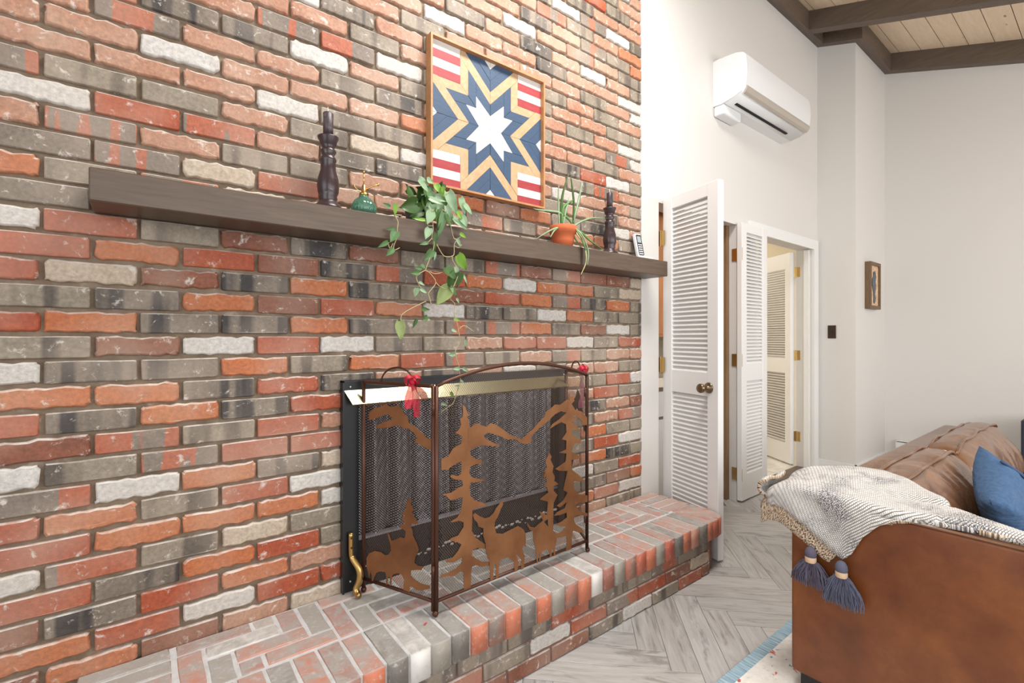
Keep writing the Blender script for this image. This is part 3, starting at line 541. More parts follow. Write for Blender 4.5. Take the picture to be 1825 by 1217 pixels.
for bi, (xa, xb) in enumerate(bays):
    y = .05+.0  # seams at -.109, -.269, -.429, ...
    ys = [.05, -.109]+[-.109-.16*i for i in range(1, 28)]
    for ya, yb in zip(ys, ys[1:]):
        ym = (ya+yb)/2
        if SKY0 < ym < SKY1 and xb > SKX0 and xa < SKX1: continue
        if bi < 4 and ym < -2.2: continue
        bm = new(); g = .0025
        a = [(xa, ya-g), (xb, ya-g), (xb, yb+g), (xa, yb+g)]
        lo = [bm.verts.new((x, yy, zp(yy))) for x, yy in a]; hi = [bm.verts.new((x, yy, zp(yy)+.02)) for x, yy in a]
        bm.faces.new(lo); bm.faces.new(list(reversed(hi)))
        for i in range(4): bm.faces.new([lo[i], hi[i], hi[(i+1) % 4], lo[(i+1) % 4]])
        fixn(bm); obj('ceiling_board', bm, PLANKM, CE)
def sloped(bm, x0, x1, y0, y1, drop, top=0):
    a = [(x0, y0), (x1, y0), (x1, y1), (x0, y1)]
    lo = [bm.verts.new((x, y, zp(y)-drop)) for x, y in a]; hi = [bm.verts.new((x, y, zp(y)+top)) for x, y in a]
    bm.faces.new(lo); bm.faces.new(list(reversed(hi)))
    for i in range(4): bm.faces.new([lo[i], hi[i], hi[(i+1) % 4], lo[(i+1) % 4]])
for x in (-.285, .915, 2.115, 3.315, 4.54, 5.653):
    if x in (.915, 2.115):
        y0, y1 = -4.5, -.07
    y0, y1 = -4.5, (-.366 if x > 5 else -.07)
    bm = new(); sloped(bm, x, x+.09, y0, y1, .165); fixn(bm); obj('ceiling_beam', bm, BEAM, CE)
for (x0, x1, y0, y1) in ((-1.5, 4.92, -.07, 0), (4.85, 5.743, -.366, -.296), (4.85, 4.92, -.296, -.07)):
    bm = new(); sloped(bm, x0, x1, y0, y1, .165); fixn(bm); obj('ledger_beam', bm, BEAMX, CE)

# ================================================================== HEARTH
HT = .272
HX0, HX1, HYF = -.137, 2.41, -.476
HE = empty('hearth', 'raised red and grey brick hearth ledge under the fireplace', 'hearth', (1.1, -.24, 0))
bm = new()
prism(bm, [(HX0+.012, -.45), (2.26, -.45), (2.345, -.425), (2.385, -.35), (2.385, -.012), (HX0+.012, -.012)], .183, (0, 0, 0), (1, 0, 0), (0, 1, 0)); fixn(bm)
obj('face_mortar', bm, FGROUT, HE)
bm = new()
prism(bm, [(HX0+.004, -.465), (2.262, -.465), (2.345, -.445), (2.395, -.375), (2.40, -.006), (HX0+.004, -.006)], HT-.003-.181, (0, 0, .181), (1, 0, 0), (0, 1, 0)); fixn(bm)
obj('mortar_bed', bm, GROUT, HE)
def slab_brick(poly, z0, z1, m, jit=.0012, name='brick', bev=.004):
    bm = new(); n = len(poly); cx = sum(p[0] for p in poly)/n; cy = sum(p[1] for p in poly)/n
    P = []
    for i in range(n):
        a, b = poly[i], poly[(i+1) % n]; L = math.hypot(b[0]-a[0], b[1]-a[1]); k = max(1, int(L/.05))
        for j in range(k): P.append((a[0]+(b[0]-a[0])*j/k+random.uniform(-jit, jit), a[1]+(b[1]-a[1])*j/k+random.uniform(-jit, jit)))
    zt = z1+random.uniform(-.0012, .0015)
    def ring(d, z): return [bm.verts.new((x+(cx-x)/max(math.hypot(cx-x, cy-y), 1e-5)*d, y+(cy-y)/max(math.hypot(cx-x, cy-y), 1e-5)*d, z)) for x, y in P]
    R = [ring(0, z0), ring(0, zt-bev), ring(bev*.9, zt)]
    k = len(P)
    for A, B in zip(R, R[1:]):
        for i in range(k): f = bm.faces.new([A[i], A[(i+1) % k], B[(i+1) % k], B[i]]); f.smooth = True
    bm.faces.new(R[-1]); bm.faces.new(list(reversed(R[0]))); fixn(bm)
    return obj(name, bm, m, HE)
def rect(x0, x1, y0, y1): return [(x0, y0), (x1, y0), (x1, y1), (x0, y1)]
# front headers
seqf = 'RGODGODOMO'+'DWGDOMODOGMOWSGMROGRDOPD'
frontcol = {11: 'O', 27-4: 'G', 33: 'G'}
zb0 = HT-.09
for i, ch in enumerate(seqf):
    x0 = -.149+.0697*i; x1 = x0+.0697
    x0 = max(x0, HX0); x1 = min(x1, 2.222)
    if x1-x0 < .02: continue
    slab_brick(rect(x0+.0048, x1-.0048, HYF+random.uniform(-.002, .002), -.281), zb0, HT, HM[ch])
# corner fan
C0 = Vector((2.205, -.262))
def edgept(a):
    # outer outline in direction a (deg from -Y towards +X): rounded corner
    d = Vector((math.sin(math.radians(a)), -math.cos(math.radians(a))))
    t1 = .214/max(d.y*-1, 1e-3) if d.y < 0 else 9
    t2 = .205/max(d.x, 1e-3)
    t = (t1**-6+t2**-6)**(-1/6)
    return C0+d*t
fan = [4, 17, 31, 46, 61, 76, 90]
for i in range(6):
    a0, a1 = fan[i]+1.0, fan[i+1]-1.0
    p0 = C0+(edgept(a0)-C0)*.14; p1 = C0+(edgept(a1)-C0)*.14
    mid = edgept((a0+a1)/2)
    slab_brick([tuple(p0), tuple(edgept(a0)), tuple(mid), tuple(edgept(a1)), tuple(p1)], zb0, HT, HM['OROPOS'[i]])
# right and left edging rows (long side across)
for i in range(4):
    y1 = -.005-.0648*i
    slab_brick(rect(2.212, 2.408, y1-.0585, y1-.004), zb0, HT, HM['OSPO'[i]])
    slab_brick(rect(HX0, .066, y1-.0585, y1-.004), zb0, HT, HM['GGOP'[i]])
# herringbone field
w = .0677
known = {('V', 0, 0): 'G', ('V', 1, 1): 'R', ('V', 2, 2): 'G', ('H', -3, 2): 'O', ('H', -2, 3): 'O', ('H', -5, 0): 'S', ('H', -4, 1): 'W'}
for r_ in range(-3, 5):
    for c_ in range(-8, 30):
        m_ = (c_-r_) % 6
        if m_ == 1: kind_, X0, X1, Y1, Y0 = 'H', c_, c_+3, r_, r_+1
        elif m_ == 0: kind_, X0, X1, Y1, Y0 = 'V', c_, c_+1, r_, r_+3
        else: continue
        x0, x1 = .415+X0*w, .415+X1*w; y1, y0 = -Y1*w, -Y0*w
        x0, x1 = max(x0, .07), min(x1, 2.206); y0, y1 = max(y0, -.2755), min(y1, -.006)
        if x1-x0 < .018 or y1-y0 < .018: continue
        ch = known.get((kind_, c_, r_)) or random.choice('GGGDGORSRPGOGC')
        if kind_ == 'H' and 1.7 < (x0+x1)/2 < 1.9 and -.22 < (y0+y1)/2 < -.13 and x1-x0 > .15: ch = 'W'
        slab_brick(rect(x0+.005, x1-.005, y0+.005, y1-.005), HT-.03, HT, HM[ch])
# front face courses under the nosing
FW = {(1, 1.04): 'W'}
for row in range(3):
    z1 = .181-.0605*row; z0 = z1-.0605
    off = .0 if row % 2 else .1013
    x = HX0+.012-off
    while x < 2.27:
        a, b = max(x, HX0+.012), min(x+BW, 2.27)
        if b-a > .03:
            cx = (a+b)/2; ch = random.choice('SDRGDSRMDSG')
            if row == 1 and (1.0 < cx < 1.2 or 2.02 < cx < 2.2): ch = 'W' if cx < 1.5 else 'C'
            if row == 2 and 1.6 < cx < 1.8: ch = 'W'
            bm = new(); rag = ch in 'WC'
            brick_shape(bm, a+.004, b-.004, z0+.004, z1-.004, -.457+random.uniform(-.002, .002), .03, rag); obj('brick', bm, BM[ch], HE)
        x += BW
    # turning the corner and the right side
    Mr = Matrix.Translation((2.27, -.457, 0)) @ Matrix.Rotation(math.radians(32), 4, 'Z')
    bm = new(); brick_shape(bm, .0, .13, z0+.004, z1-.004, 0, .03, False, M=Mr); obj('brick', bm, BM['SOD'[row]], HE)
    Ms = Matrix.Translation((2.391, 0, 0)) @ Matrix.Rotation(PI/2, 4, 'Z')
    ys = [-.385, -.2, 0] if row % 2 else [-.385, -.29, -.09, 0]
    for ya, yb in zip(ys, ys[1:]):
        bm = new(); brick_shape(bm, ya+.004, yb-.004, z0+.004, z1-.004, 0, .02, False, M=Ms); obj('brick', bm, BM[random.choice('SDRG')], HE)
# ================================================================== MANTEL
bm = new(); bbox(bm, -.105, -.156, 1.542, 2.357, .009, 1.627, .003, 1)
MA = obj('mantel_shelf', bm, MANTEL, label='long dark-stained wooden mantel beam across the brick wall', category='mantel')
for x, w_ in ((1.655, .012),):
    bm = new(); box(bm, x, -.1575, 1.543, x+w_, -.15, 1.626); obj('shadow_strip', bm, mat('shadow_strip_brown', (46, 34, 26), .6), MA)  # cast shadow across the mantel front, put in as a thin dark strip

# ================================================================== FIREPLACE INSERT
FP = empty('fireplace_insert', 'black metal fireplace front with brass hood and chain curtain', 'fireplace', (1.13, 0, HT))
bm = new()
box(bm, .572, -.022, HT+.001, .632, .02, 1.038); box(bm, 1.64, -.022, HT+.001, 1.70, .02, 1.038); box(bm, .632, -.022, .985, 1.64, .02, 1.038)
obj('frame', bm, BLACK, FP)
bm = new(); box(bm, .571, -.03, HT+.001, .5765, .0, 1.039); box(bm, .571, -.03, 1.034, 1.70, .0, 1.04); obj('frame_edge', bm, BLACK, FP)
for x, z in ((.600, 1.016), (1.672, 1.01), (.6, .31)):
    bm = new(); bmesh.ops.create_uvsphere(bm, u_segments=8, v_segments=6, radius=.005); bmesh.ops.translate(bm, verts=bm.verts, vec=(x, -.023, z)); obj('screw', bm, mat('steel_screw', (180, 180, 184), .3, 1), FP, True)
bm = new()   # brass hood: sloping strip
v4 = [(.578, -.024, 1.004), (1.69, -.024, 1.004), (1.672, -.062, .957), (.596, -.062, .957)]
v4b = [(.578, -.020, 1.002), (1.69, -.020, 1.002), (1.672, -.058, .953), (.596, -.058, .953)]
A = [bm.verts.new(p) for p in v4]; B = [bm.verts.new(p) for p in v4b]; bm.faces.new(A); bm.faces.new(list(reversed(B)))
for i in range(4): bm.faces.new([A[i], B[i], B[(i+1) % 4], A[(i+1) % 4]])
fixn(bm); obj('hood', bm, BRASS, FP)
bm = new(); box(bm, .60, -.02, .953, 1.67, -.001, .985); obj('lintel', bm, BLACK, FP)
# firebox
bm = new(); box(bm, .63, .40, .30, 1.64, .43, 1.0); box(bm, .60, .012, .30, .635, .42, 1.0); box(bm, 1.635, .012, .30, 1.67, .42, 1.0); box(bm, .63, .012, .985, 1.64, .42, 1.01); box(bm, .63, .012, .285, 1.64, .42, .31)
obj('firebox', bm, FIREB, FP)
# chain curtain: pleated sheet
bm = new(); nx = 520; rows_ = []
for iz, z in enumerate((.452, .6, .8, .955)):
    r_ = []
    for i in range(nx+1):
        x = .634+(1.634-.634)*i/nx; pl_ = .019*(math.sin(x*58+1.6*math.sin(x*9+z))+.4*math.sin(x*131+z*1.5))*(1.0 if x > .66 else .3)
        gap = math.exp(-((x-1.055)/.012)**2)*.05
        r_.append(bm.verts.new((x, .018+pl_+gap, z)))
    rows_.append(r_)
for A, B in zip(rows_, rows_[1:]):
    for i in range(nx): bm.faces.new([A[i], A[i+1], B[i+1], B[i]])
obj('chain_curtain', bm, CURT, FP, smooth=True)
bm = new(); box(bm, .632, -.012, HT+.001, 1.64, .03, .447); obj('lower_panel', bm, DARKM, FP)
bm = new(); box(bm, .632, -.014, .447, 1.64, .012, .455); obj('panel_rail', bm, mat('bright_steel_rail', (170, 170, 176), .3, .8), FP)
bm = new()
for i in range(60):
    x = .66+i*.0163+random.uniform(-.006, .006); z = .335+random.uniform(-.012, .012); r = random.uniform(.003, .009)
    bmesh.ops.create_icosphere(bm, subdivisions=1, radius=r, matrix=Matrix.Translation((x, -.016, z)) @ Matrix.Diagonal((1.4, .5, .8, 1)))
obj('ember_gravel', bm, mat('pale_gravel', (176, 172, 166), .8), FP, kind='stuff')
# cast brass leg on the left
bm = new()
pts = smoothpts([(.598, -.034, .490), (.598, -.036, .42), (.602, -.040, .40), (.618, -.062, .365), (.618, -.068, .33), (.606, -.066, .30), (.606, -.078, .287), (.608, -.094, .284)], 5)
n_ = len(pts); tube(bm, pts, [.0095 if i < n_*.25 else (.0085+.004*math.sin(PI*i/n_)) for i in range(n_)], 10)
obj('cast_leg', bm, BRASSD, FP, smooth=True, label='curved brass leg')
for z in (.475, .44):
    bm = new(); bmesh.ops.create_uvsphere(bm, u_segments=8, v_segments=6, radius=.004); bmesh.ops.translate(bm, verts=bm.verts, vec=(.597, -.0445, z)); obj('rivet', bm, mat('dark_rivet', (90, 80, 60), .4, 1), FP)

# ================================================================== FIRE SCREEN
SCR = empty('fireplace_screen', 'folding bronze mesh screen with deer and pine cutouts', 'fire screen', (1.14, -.338, HT))
PA, PH, PR, PE = Vector((.638, -.054, 0)), Vector((.769, -.35, 0)), Vector((1.516, -.327, 0)), Vector((1.66, -.05, 0))
def along(a, b, s, z, off=0):
    d = (b-a).normalized(); n = Vector((d.y, -d.x, 0)); p = a+d*s+n*off; return Vector((p.x, p.y, z))
def topz(s, L): t_ = s/L; return 1.035+.063*math.sin(PI*min(max(t_, 0), 1))**.85
def panel(a, b, arch, zb, cuts, handle, sgn, mk_feet, name):
    P = obj('panel', new(), BRONZE, SCR); P.name = 'panel'
    L = (b-a).length
    top = [along(a, b, L*i/24, topz(L*i/24, L) if arch else 1.035) for i in range(25)]
    bm = new()
    for p in (0, L): tube(bm, [along(a, b, p, HT+.018), along(a, b, p, 1.035)], .0072, 8)
    tube(bm, top, .0068, 8); tube(bm, [along(a, b, 0, zb), along(a, b, L, zb)], .0062, 8)
    me = bpy.data.meshes.new('panel'); bm.to_mesh(me); bm.free(); me.materials.append(BRONZE)
    for pp in me.polygons: pp.use_smooth = True
    P.data = me
    for s_ in mk_feet:
        bm = new(); p = along(a, b, s_, HT+.0105); bmesh.ops.create_uvsphere(bm, u_segments=12, v_segments=8, radius=.0105, matrix=Matrix.Translation(p)); obj('foot', bm, BRONZE, P, True)
    # woven wire: two families of thin diagonal strips clipped to the panel
    bm = new(); pitch = .0085; hw = .00055
    d = (b-a).normalized(); n = Vector((d.y, -d.x, 0))
    def zt(s): return topz(s, L) if arch else 1.035
    for fam in (1, -1):
        k0 = -int(.9/pitch)-2; k1 = int((L+.9)/pitch)+2
        for k in range(k0, k1):
            c0 = k*pitch
            pts_ = []
            # s = c0 + fam*(z-zb)*.8
            prev = None; seg = []
            st = 26
            for i in range(st+1):
                z = zb+(1.105-zb)*i/st; s = c0+fam*(z-zb)*.75
                if fam == -1: s = c0+fam*(z-zb)*.75
                inside = 0 <= s <= L and z <= zt(min(max(s, 0), L))
                if inside: seg.append((s, z))
            if len(seg) < 2: continue
            s0, z0 = seg[0]; s1, z1 = seg[-1]
            # extend the ends to the frame
            s1x = s1+fam*.75*.03
            if 0 <= s1x <= L and z1+.03 <= zt(s1x)+.004: s1, z1 = s1x, z1+.03
            s0x = s0-fam*.75*.03
            if 0 <= s0x <= L and z0-.03 >= zb: s0, z0 = s0x, z0-.03
            px = Vector((.8, .6)) if fam == 1 else Vector((-.8, .6))
            q_ = [along(a, b, s0-px.x*hw, z0+px.y*hw*fam*fam, -.001*fam), along(a, b, s0+px.x*hw, z0-px.y*hw, -.001*fam), along(a, b, s1+px.x*hw, z1-px.y*hw, -.001*fam), along(a, b, s1-px.x*hw, z1+px.y*hw, -.001*fam)]
            bm.faces.new([bm.verts.new(v_) for v_ in q_])
    obj('wire_mesh', bm, WIRE, P, kind='stuff')
    for ci, ct in enumerate(cuts):
        bm = new(); prism(bm, [(min(max(s_, .003), L-.003), z) for s_, z in ct], .0016, along(a, b, 0, 0, .003+.0006*ci), tuple(d), (0, 0, 1)); fixn(bm)
        obj('cutout', bm, SILH, P)
    if handle:
        h0, h1, hh, m_ = handle
        pts = [along(a, b, h0+(h1-h0)*(1-math.cos(t_))/2, 1.037+hh*math.sin(t_)) for t_ in [PI*i/18 for i in range(19)]]
        bm = new(); tube(bm, pts, .0032, 6); obj('handle', bm, BRONZE, P, True)
    return P
ph1 = along(PA, PH, (PH-PA).length-.009, 0); ph2 = along(PH, PR, .004, 0)
panel(PA, Vector((ph1.x, ph1.y, 0)), False, .322, LEFT, (.085, .235, .055, 0), 1, (0, (PH-PA).length), 'l')
panel(Vector((ph2.x, ph2.y, 0)), PR, True, .322, CENTER, None, 1, ((PR-PH).length,), 'c')
RC = [[(.235, .4), (.24, .56), (.20, .62), (.24, .64), (.2, .7), (.235, .72), (.21, .78), (.25, .86), (.27, .78), (.29, .75), (.27, .72), (.30, .68), (.275, .66), (.31, .6), (.27, .58), (.30, .45), (.27, .4)],
      [(.01, .80), (.06, .86), (.10, .93), (.14, .96), (.17, .92), (.21, .90), (.26, .83), (.26, .80), (.20, .84), (.15, .87), (.10, .85), (.05, .78)]]
panel(PR, PE, False, .322, RC, (.08, .22, .05, 0), 1, ((PE-PR).length,), 'r')
for z in (.42, .96):
    for p in (PH, PR):
        bm = new(); tube(bm, [(p.x-.006, p.y+.004, z-.02), (p.x-.006, p.y+.004, z+.02)], .006, 8); obj('hinge', bm, BRONZE, SCR, True)
# ribbons tied to the screen handles
def ribbon(center, loops, tails, m, label, name='ribbon_bow'):
    R = empty(name, label, 'ribbon', center)
    C_ = Vector(center)
    bm = new(); bmesh.ops.create_icosphere(bm, subdivisions=2, radius=.014, matrix=Matrix.Translation(C_))
    for v_ in bm.verts: v_.co += Vector([random.uniform(-.003, .003) for _ in range(3)])
    obj('knot', bm, m, R, True)
    for (dx, dz, dy, w_) in loops:
        bm = new(); rows = []
        for i in range(15):
            t_ = PI*2*i/14; p = C_+Vector((dx*(1-math.cos(t_))/2, dy*(1-math.cos(t_))/2, dz*(1-math.cos(t_))/2)); p += Vector((0, -.012*math.sin(t_), .016*math.sin(t_)))
            rows.append([bm.verts.new(p+Vector((.0, u_*w_*.7, u_*w_*.6))+Vector([random.uniform(-.003, .003) for _ in range(3)])) for u_ in (-.5, 0, .5)])
        for A, B in zip(rows, rows[1:]):
            for j in range(2): bm.faces.new([A[j], A[j+1], B[j+1], B[j]])
        obj('loop', bm, m, R, True)
    for pts, w0, w1 in tails:
        bm = new(); rows = []; sp = smoothpts(pts, 5)
        for i, p in enumerate(sp):
            k = i/(len(sp)-1); ww_ = w0+(w1-w0)*k
            rows.append([bm.verts.new(p+Vector((u_*ww_, math.sin(u_*9+i)*.004, random.uniform(-.002, .002)))) for u_ in (-.5, -.25, 0, .25, .5)])
        for A, B in zip(rows, rows[1:]):
            for j in range(4): bm.faces.new([A[j], A[j+1], B[j+1], B[j]])
        obj('tail', bm, m, R, True)
    kids(R)
rc = along(PA, PH, .235, 1.048, .012)
ribbon(tuple(rc), [(-.03, .008, -.01, .02), (.035, .004, .01, .02), (.012, -.02, .0, .018)],
       [([rc, rc+Vector((-.012, -.006, -.04)), rc+Vector((-.018, -.006, -.09))], .022, .03), ([rc, rc+Vector((.012, -.004, -.05)), rc+Vector((.016, -.004, -.12))], .02, .028), ([rc, rc+Vector((.03, .006, -.03)), rc+Vector((.055, .012, -.065))], .02, .034)],
       REDR, 'crumpled red ribbon bow on the left handle of the fire screen')
rc = along(PR, PE, .09, 1.058, .0)
rc = Vector((1.548, -.275, 1.052))
ribbon(tuple(rc), [(-.028, .002, .0, .022), (.03, .0, .01, .022), (.0, .012, .01, .02)],
       [([rc+Vector((0, .004, -.01)), rc+Vector((.002, .01, -.06)), rc+Vector((.004, .012, -.12)), rc+Vector((.0, .014, -.17))], .018, .036)],
       PINK, 'red ribbon bow trailing down behind the right side of the fire screen')
for o in COL.objects:
    if o.name.startswith(('knot', 'loop')) and o.parent and abs(o.parent.location.x-1.548) < .01: o.data.materials[0] = REDR
bm = new(); prism(bm, [(0, 0), (.012, .004), (.016, .001), (.006, -.004)], .001, (.715, -.368, HT+.003), (1, 0, 0), (0, 1, 0)); fixn(bm)
obj('ribbon_scrap', bm, mat('pink_scrap', (214, 60, 84), .6), label='tiny pink ribbon scrap lying on a hearth brick by the screen foot', category='scrap')

# ================================================================== QUILT PICTURE
QX, QZ = 1.2215, 2.1165
QP = empty('wall_art', 'square barn-star wood art in navy, red, white and natural pine', 'picture', (QX, 0, QZ))
HFP = .297
bm = new(); F0 = .3055
for (a, b, c_, d_) in ((-F0, -F0, -HFP, F0), (HFP, -F0, F0, F0), (-HFP, HFP, HFP, F0), (-HFP, -F0, HFP, -HFP)):
    box(bm, QX+a, -.045, QZ+b, QX+c_, -.002, QZ+d_)
obj('frame', bm, FRAMEW, QP)
bm = new(); box(bm, QX-HFP, -.012, QZ-HFP, QX+HFP, -.003, QZ+HFP); obj('backing', bm, TANW, QP)
def qpiece(poly, m, th=.011):
    cx = sum(p[0] for p in poly)/len(poly); cz = sum(p[1] for p in poly)/len(poly); g = .0009
    pp = []
    for x, z in poly:
        L = math.hypot(x-cx, z-cz) or 1; pp.append((QX+x-(x-cx)/L*g, QZ+z-(z-cz)/L*g))
    bm = new(); prism(bm, pp, th+random.uniform(-.0008, .0008), (0, -.012, 0), (1, 0, 0), (0, 0, 1)); fixn(bm); obj('slat', bm, m, QP)
S = HFP
pieces = [([(0, .111), (0, .166), (-.131, S), (-.155, S), (-.155, .266)], TANW),
          ([(-.155, .266), (-.155, .152), (-.115, .115), (-.115, .226)], TANW),
          ([(0, .06), (0, .111), (-.075, .186), (-.075, .126)], NAVY),
          ([(-.075, .186), (-.115, .226), (-.115, .115), (-.075, .075)], NAVY),
          ([(0, 0), (0, .06), (-.075, .126), (-.075, .075)], WHS),
          ([(0, .166), (0, .216), (-.081, S), (-.131, S)], NAVY),
          ([(0, .216), (0, .266), (-.031, S), (-.081, S)], NAVY),
          ([(0, .266), (-.031, S), (0, S)], WHS)]
for poly, m in pieces:
    for sx_ in (1, -1):
        for sz_ in (1, -1):
            for sw in (0, 1):
                qpiece([((z, x) if sw else (x, z)) for x, z in [(x*sx_, z*sz_) for x, z in poly]], m)
for sx_ in (1, -1):
    for sz_ in (1, -1):
        z0, z1 = (.152, S) if sz_ > 0 else (-S, -.152); x0, x1 = (-S, -.155) if sx_ < 0 else (.155, S)
        for i in range(4):
            za = z1-(z1-z0)*i/4; zb_ = z1-(z1-z0)*(i+1)/4
            qpiece([(x0, zb_), (x1, zb_), (x1, za), (x0, za)], WHS if i % 2 == 0 else REDS)

# ================================================================== DOORS
def door_leaf(name, W_, H, z0, lou, M, slat_sep=True, th=.035, knob=None, hinges=(), hside=0, slat_n=(26, 37), front=1):
    """leaf in local coords: x 0..W_, y 0..th (front face at y=0 looking -y), z; M places it"""
    D_ = empty(name, kind='structure')
    bm = new(); st = .075
    (l0, l1), (u0, u1) = lou
    for a in ((0, st), (W_-st, W_)): bbox(bm, a[0], 0, z0, a[1], th, H, .002, 1, M)
    for a in ((z0, l0), (l1, u0), (u1, H)): bbox(bm, st, .002, a[0], W_-st, th-.002, a[1], .0015, 1, M)
    obj('door_frame', bm, DOORW, D_)
    # slats tilted like a louver
    joined = new()
    for (a, b), n in (((l0, l1), slat_n[0]), ((u0, u1), slat_n[1])):
        for i in range(n):
            z = a+(b-a)*(i+.5)/n; bm = new() if slat_sep else joined
            hgt = (b-a)/n
            yA, yB = (.006, th-.006)
            # profile: slat falls towards the front face
            vs = [(yA, z-hgt*.62), (yA, z-hgt*.62+.006), (yB, z+hgt*.62), (yB, z+hgt*.62-.006)]
            ring = []
            for x in (st-.001, W_-st+.001): ring.append([bm.verts.new(M @ Vector((x, y, zz))) for y, zz in vs])
            A, B = ring
            for k in range(4): bm.faces.new([A[k], A[(k+1) % 4], B[(k+1) % 4], B[k]])
            bm.faces.new(A); bm.faces.new(list(reversed(B)))
            if slat_sep: fixn(bm); obj('slat', bm, DOORW, D_)
    if slat_sep: joined.free()
    else: fixn(joined); obj('slats', joined, DOORW, D_)
    return D_
def hinge(parent, corner, dA, dB, z, m=BRASSD, h=.09, w_=.034):
    """two plates leaving a knuckle in directions dA and dB"""
    c = Vector((corner[0], corner[1], 0)); bm = new()
    tube(bm, [(c.x, c.y, z-h/2-.004), (c.x, c.y, z+h/2+.004)], .0055, 8)
    for d in (dA, dB):
        d = Vector((d[0], d[1], 0)).normalized(); n = Vector((-d.y, d.x, 0))*.0013
        p = [c+d*.0-n, c+d*w_-n, c+d*w_+n, c+n]
        lo = [bm.verts.new((q_.x, q_.y, z-h/2)) for q_ in p]; hi = [bm.verts.new((q_.x, q_.y, z+h/2)) for q_ in p]
        bm.faces.new(lo); bm.faces.new(list(reversed(hi)))
        for i in range(4): bm.faces.new([lo[i], hi[i], hi[(i+1) % 4], lo[(i+1) % 4]])
    fixn(bm); obj('hinge', bm, m, parent)
# left pantry leaf, swung open towards the room
hA = Vector((2.520, -.012, 0)); hB = Vector((2.412, -.425, 0)); dv = (hB-hA); Lw = dv.length; ang = math.atan2(dv.y, dv.x)
# local x along the leaf from the hinge; visible face must look to -X: that is the side  (ang - 90deg)
M1 = Matrix.Translation(hA) @ Matrix.Rotation(ang, 4, 'Z')
# local y axis points to  +X side (ang+90 = ~14deg), so y=0 is the face seen by the camera
D1 = door_leaf('door_1', Lw, 2.035, .012, ((.20, .875), (1.005, 1.965)), M1, True, .04)
kc = M1 @ Vector((Lw-.063, 0, .923)); nrm = (M1.to_3x3() @ Vector((0, -1, 0))).normalized()
bm = new(); b2 = [(.030, 0), (.030, .004), (.024, .008), (.011, .012), (.011, .034), (.018, .042), (.0245, .050), (.0255, .062), (.022, .068), (.006, .069)]
lathe(bm, b2, 0, 0, 0, 24); Rm = Matrix.Translation(kc) @ nrm.to_track_quat('Z', 'Y').to_matrix().to_4x4(); bmesh.ops.transform(bm, matrix=Rm, verts=bm.verts); fixn(bm)
obj('knob', bm, mat('antique_bronze_knob', (128, 108, 84), .28, .9), D1, True)
for z in (1.80, 1.03, .18): hinge(D1, (2.506, -.004), (0, 1), (-.05, -1), z, h=.09, w_=.03)
# right pantry leaf, folded back flat over the wall
M2 = Matrix.Translation((3.424, -.046, 0)) @ Matrix.Rotation(math.radians(.6), 4, 'Z')
D2 = door_leaf('door_2', .405, 2.028, .012, ((.20, .875), (1.005, 1.965)), M2, True, .036)
for z in (1.80, 1.03, .20): hinge(D2, (3.432, -.008), (.02, 1), (-.12, -1), z, h=.09, w_=.040)
# leaf of the next doorway, standing open into the room beyond
da = Vector((5.06, .555, 0))-Vector((4.80, .135, 0)); a3 = math.atan2(da.y, da.x)
M3 = Matrix.Translation((4.79, .15, 0)) @ Matrix.Rotation(a3, 4, 'Z')
D3 = door_leaf('door_3', .80, 1.985, .02, ((.20, .86), (1.0, 1.84)), M3 @ Matrix.Translation((0, .0, 0)), False, .035)
for z in (1.80, 1.03, .28): hinge(D3, (4.802, .134), (-.1, -1), (-.45, .9), z, BRASSD, h=.09, w_=.034)

# ================================================================== PANTRY CONTENT
UC = empty('pantry_cupboard', 'honey oak upper cupboard inside the pantry behind the louvered doors', 'cupboard', (3.0, .5, 1.25))
bm = new(); box(bm, 2.43, .24, 1.20, 3.40, .84, 2.30); obj('body', bm, CABW, UC)
bm = new(); box(bm, 2.45, .225, 1.22, 2.9, .24, 2.28); obj('door', bm, CABW, UC)
bm = new(); box(bm, 2.93, .225, 1.22, 3.39, .24, 2.28); obj('door', bm, CABW, UC)
bm = new(); box(bm, 3.40, .056, .0, 3.439, .128, 2.02); obj('oak_jamb', bm, CABB, label='oak jamb board inside the right edge of the pantry doorway', category='board')
bm = new(); bbox(bm, 2.43, .16, .86, 3.40, .85, .925, .006, 2); obj('countertop', bm, CREAM, label='cream countertop inside the pantry at knob height', category='countertop')
LC_ = empty('pantry_base_cabinet', 'pale grey base cabinet under the pantry countertop', 'cabinet', (2.9, .5, 0))
bm = new(); box(bm, 2.6, .20, .09, 3.40, .84, .855); obj('body', bm, BRN, LC_)
for x0, x1, z0, z1 in ((2.9, 3.39, .66, .83), (2.9, 3.39, .12, .64), (2.62, 2.88, .66, .83), (2.62, 2.88, .12, .64)):
    bm = new(); bbox(bm, x0, .18, z0, x1, .20, z1, .002, 1); obj('drawer' if z1 > .7 else 'door', bm, CABG, LC_)
bm = new(); box(bm, 2.44, .22, .0, 2.59, .8, .5); box(bm, 2.44, .22, .51, 2.59, .8, .855); obj('brown_side_panel', bm, BRN, label='brown wooden side panel seen in the slit left of the open louvered door', category='panel')
GJ = empty('glass_canister', 'clear glass canister on the pantry countertop', 'canister', (2.60, .34, .926))
bm = new(); lathe(bm, [(.05, 0), (.055, .01), (.055, .14), (.045, .16)], 2.60, .34, .926, 20); obj('jar', bm, mat('canister_glass', (220, 226, 226), .1, 0, .5, Transmission_Weight=.6), GJ, True)
bm = new(); lathe(bm, [(.048, .16), (.05, .17), (.05, .19), (.01, .2)], 2.60, .34, .926, 20); obj('lid', bm, mat('steel_lid', (190, 190, 192), .3, .9), GJ, True)
kids(GJ)
bm = new(); pts = []
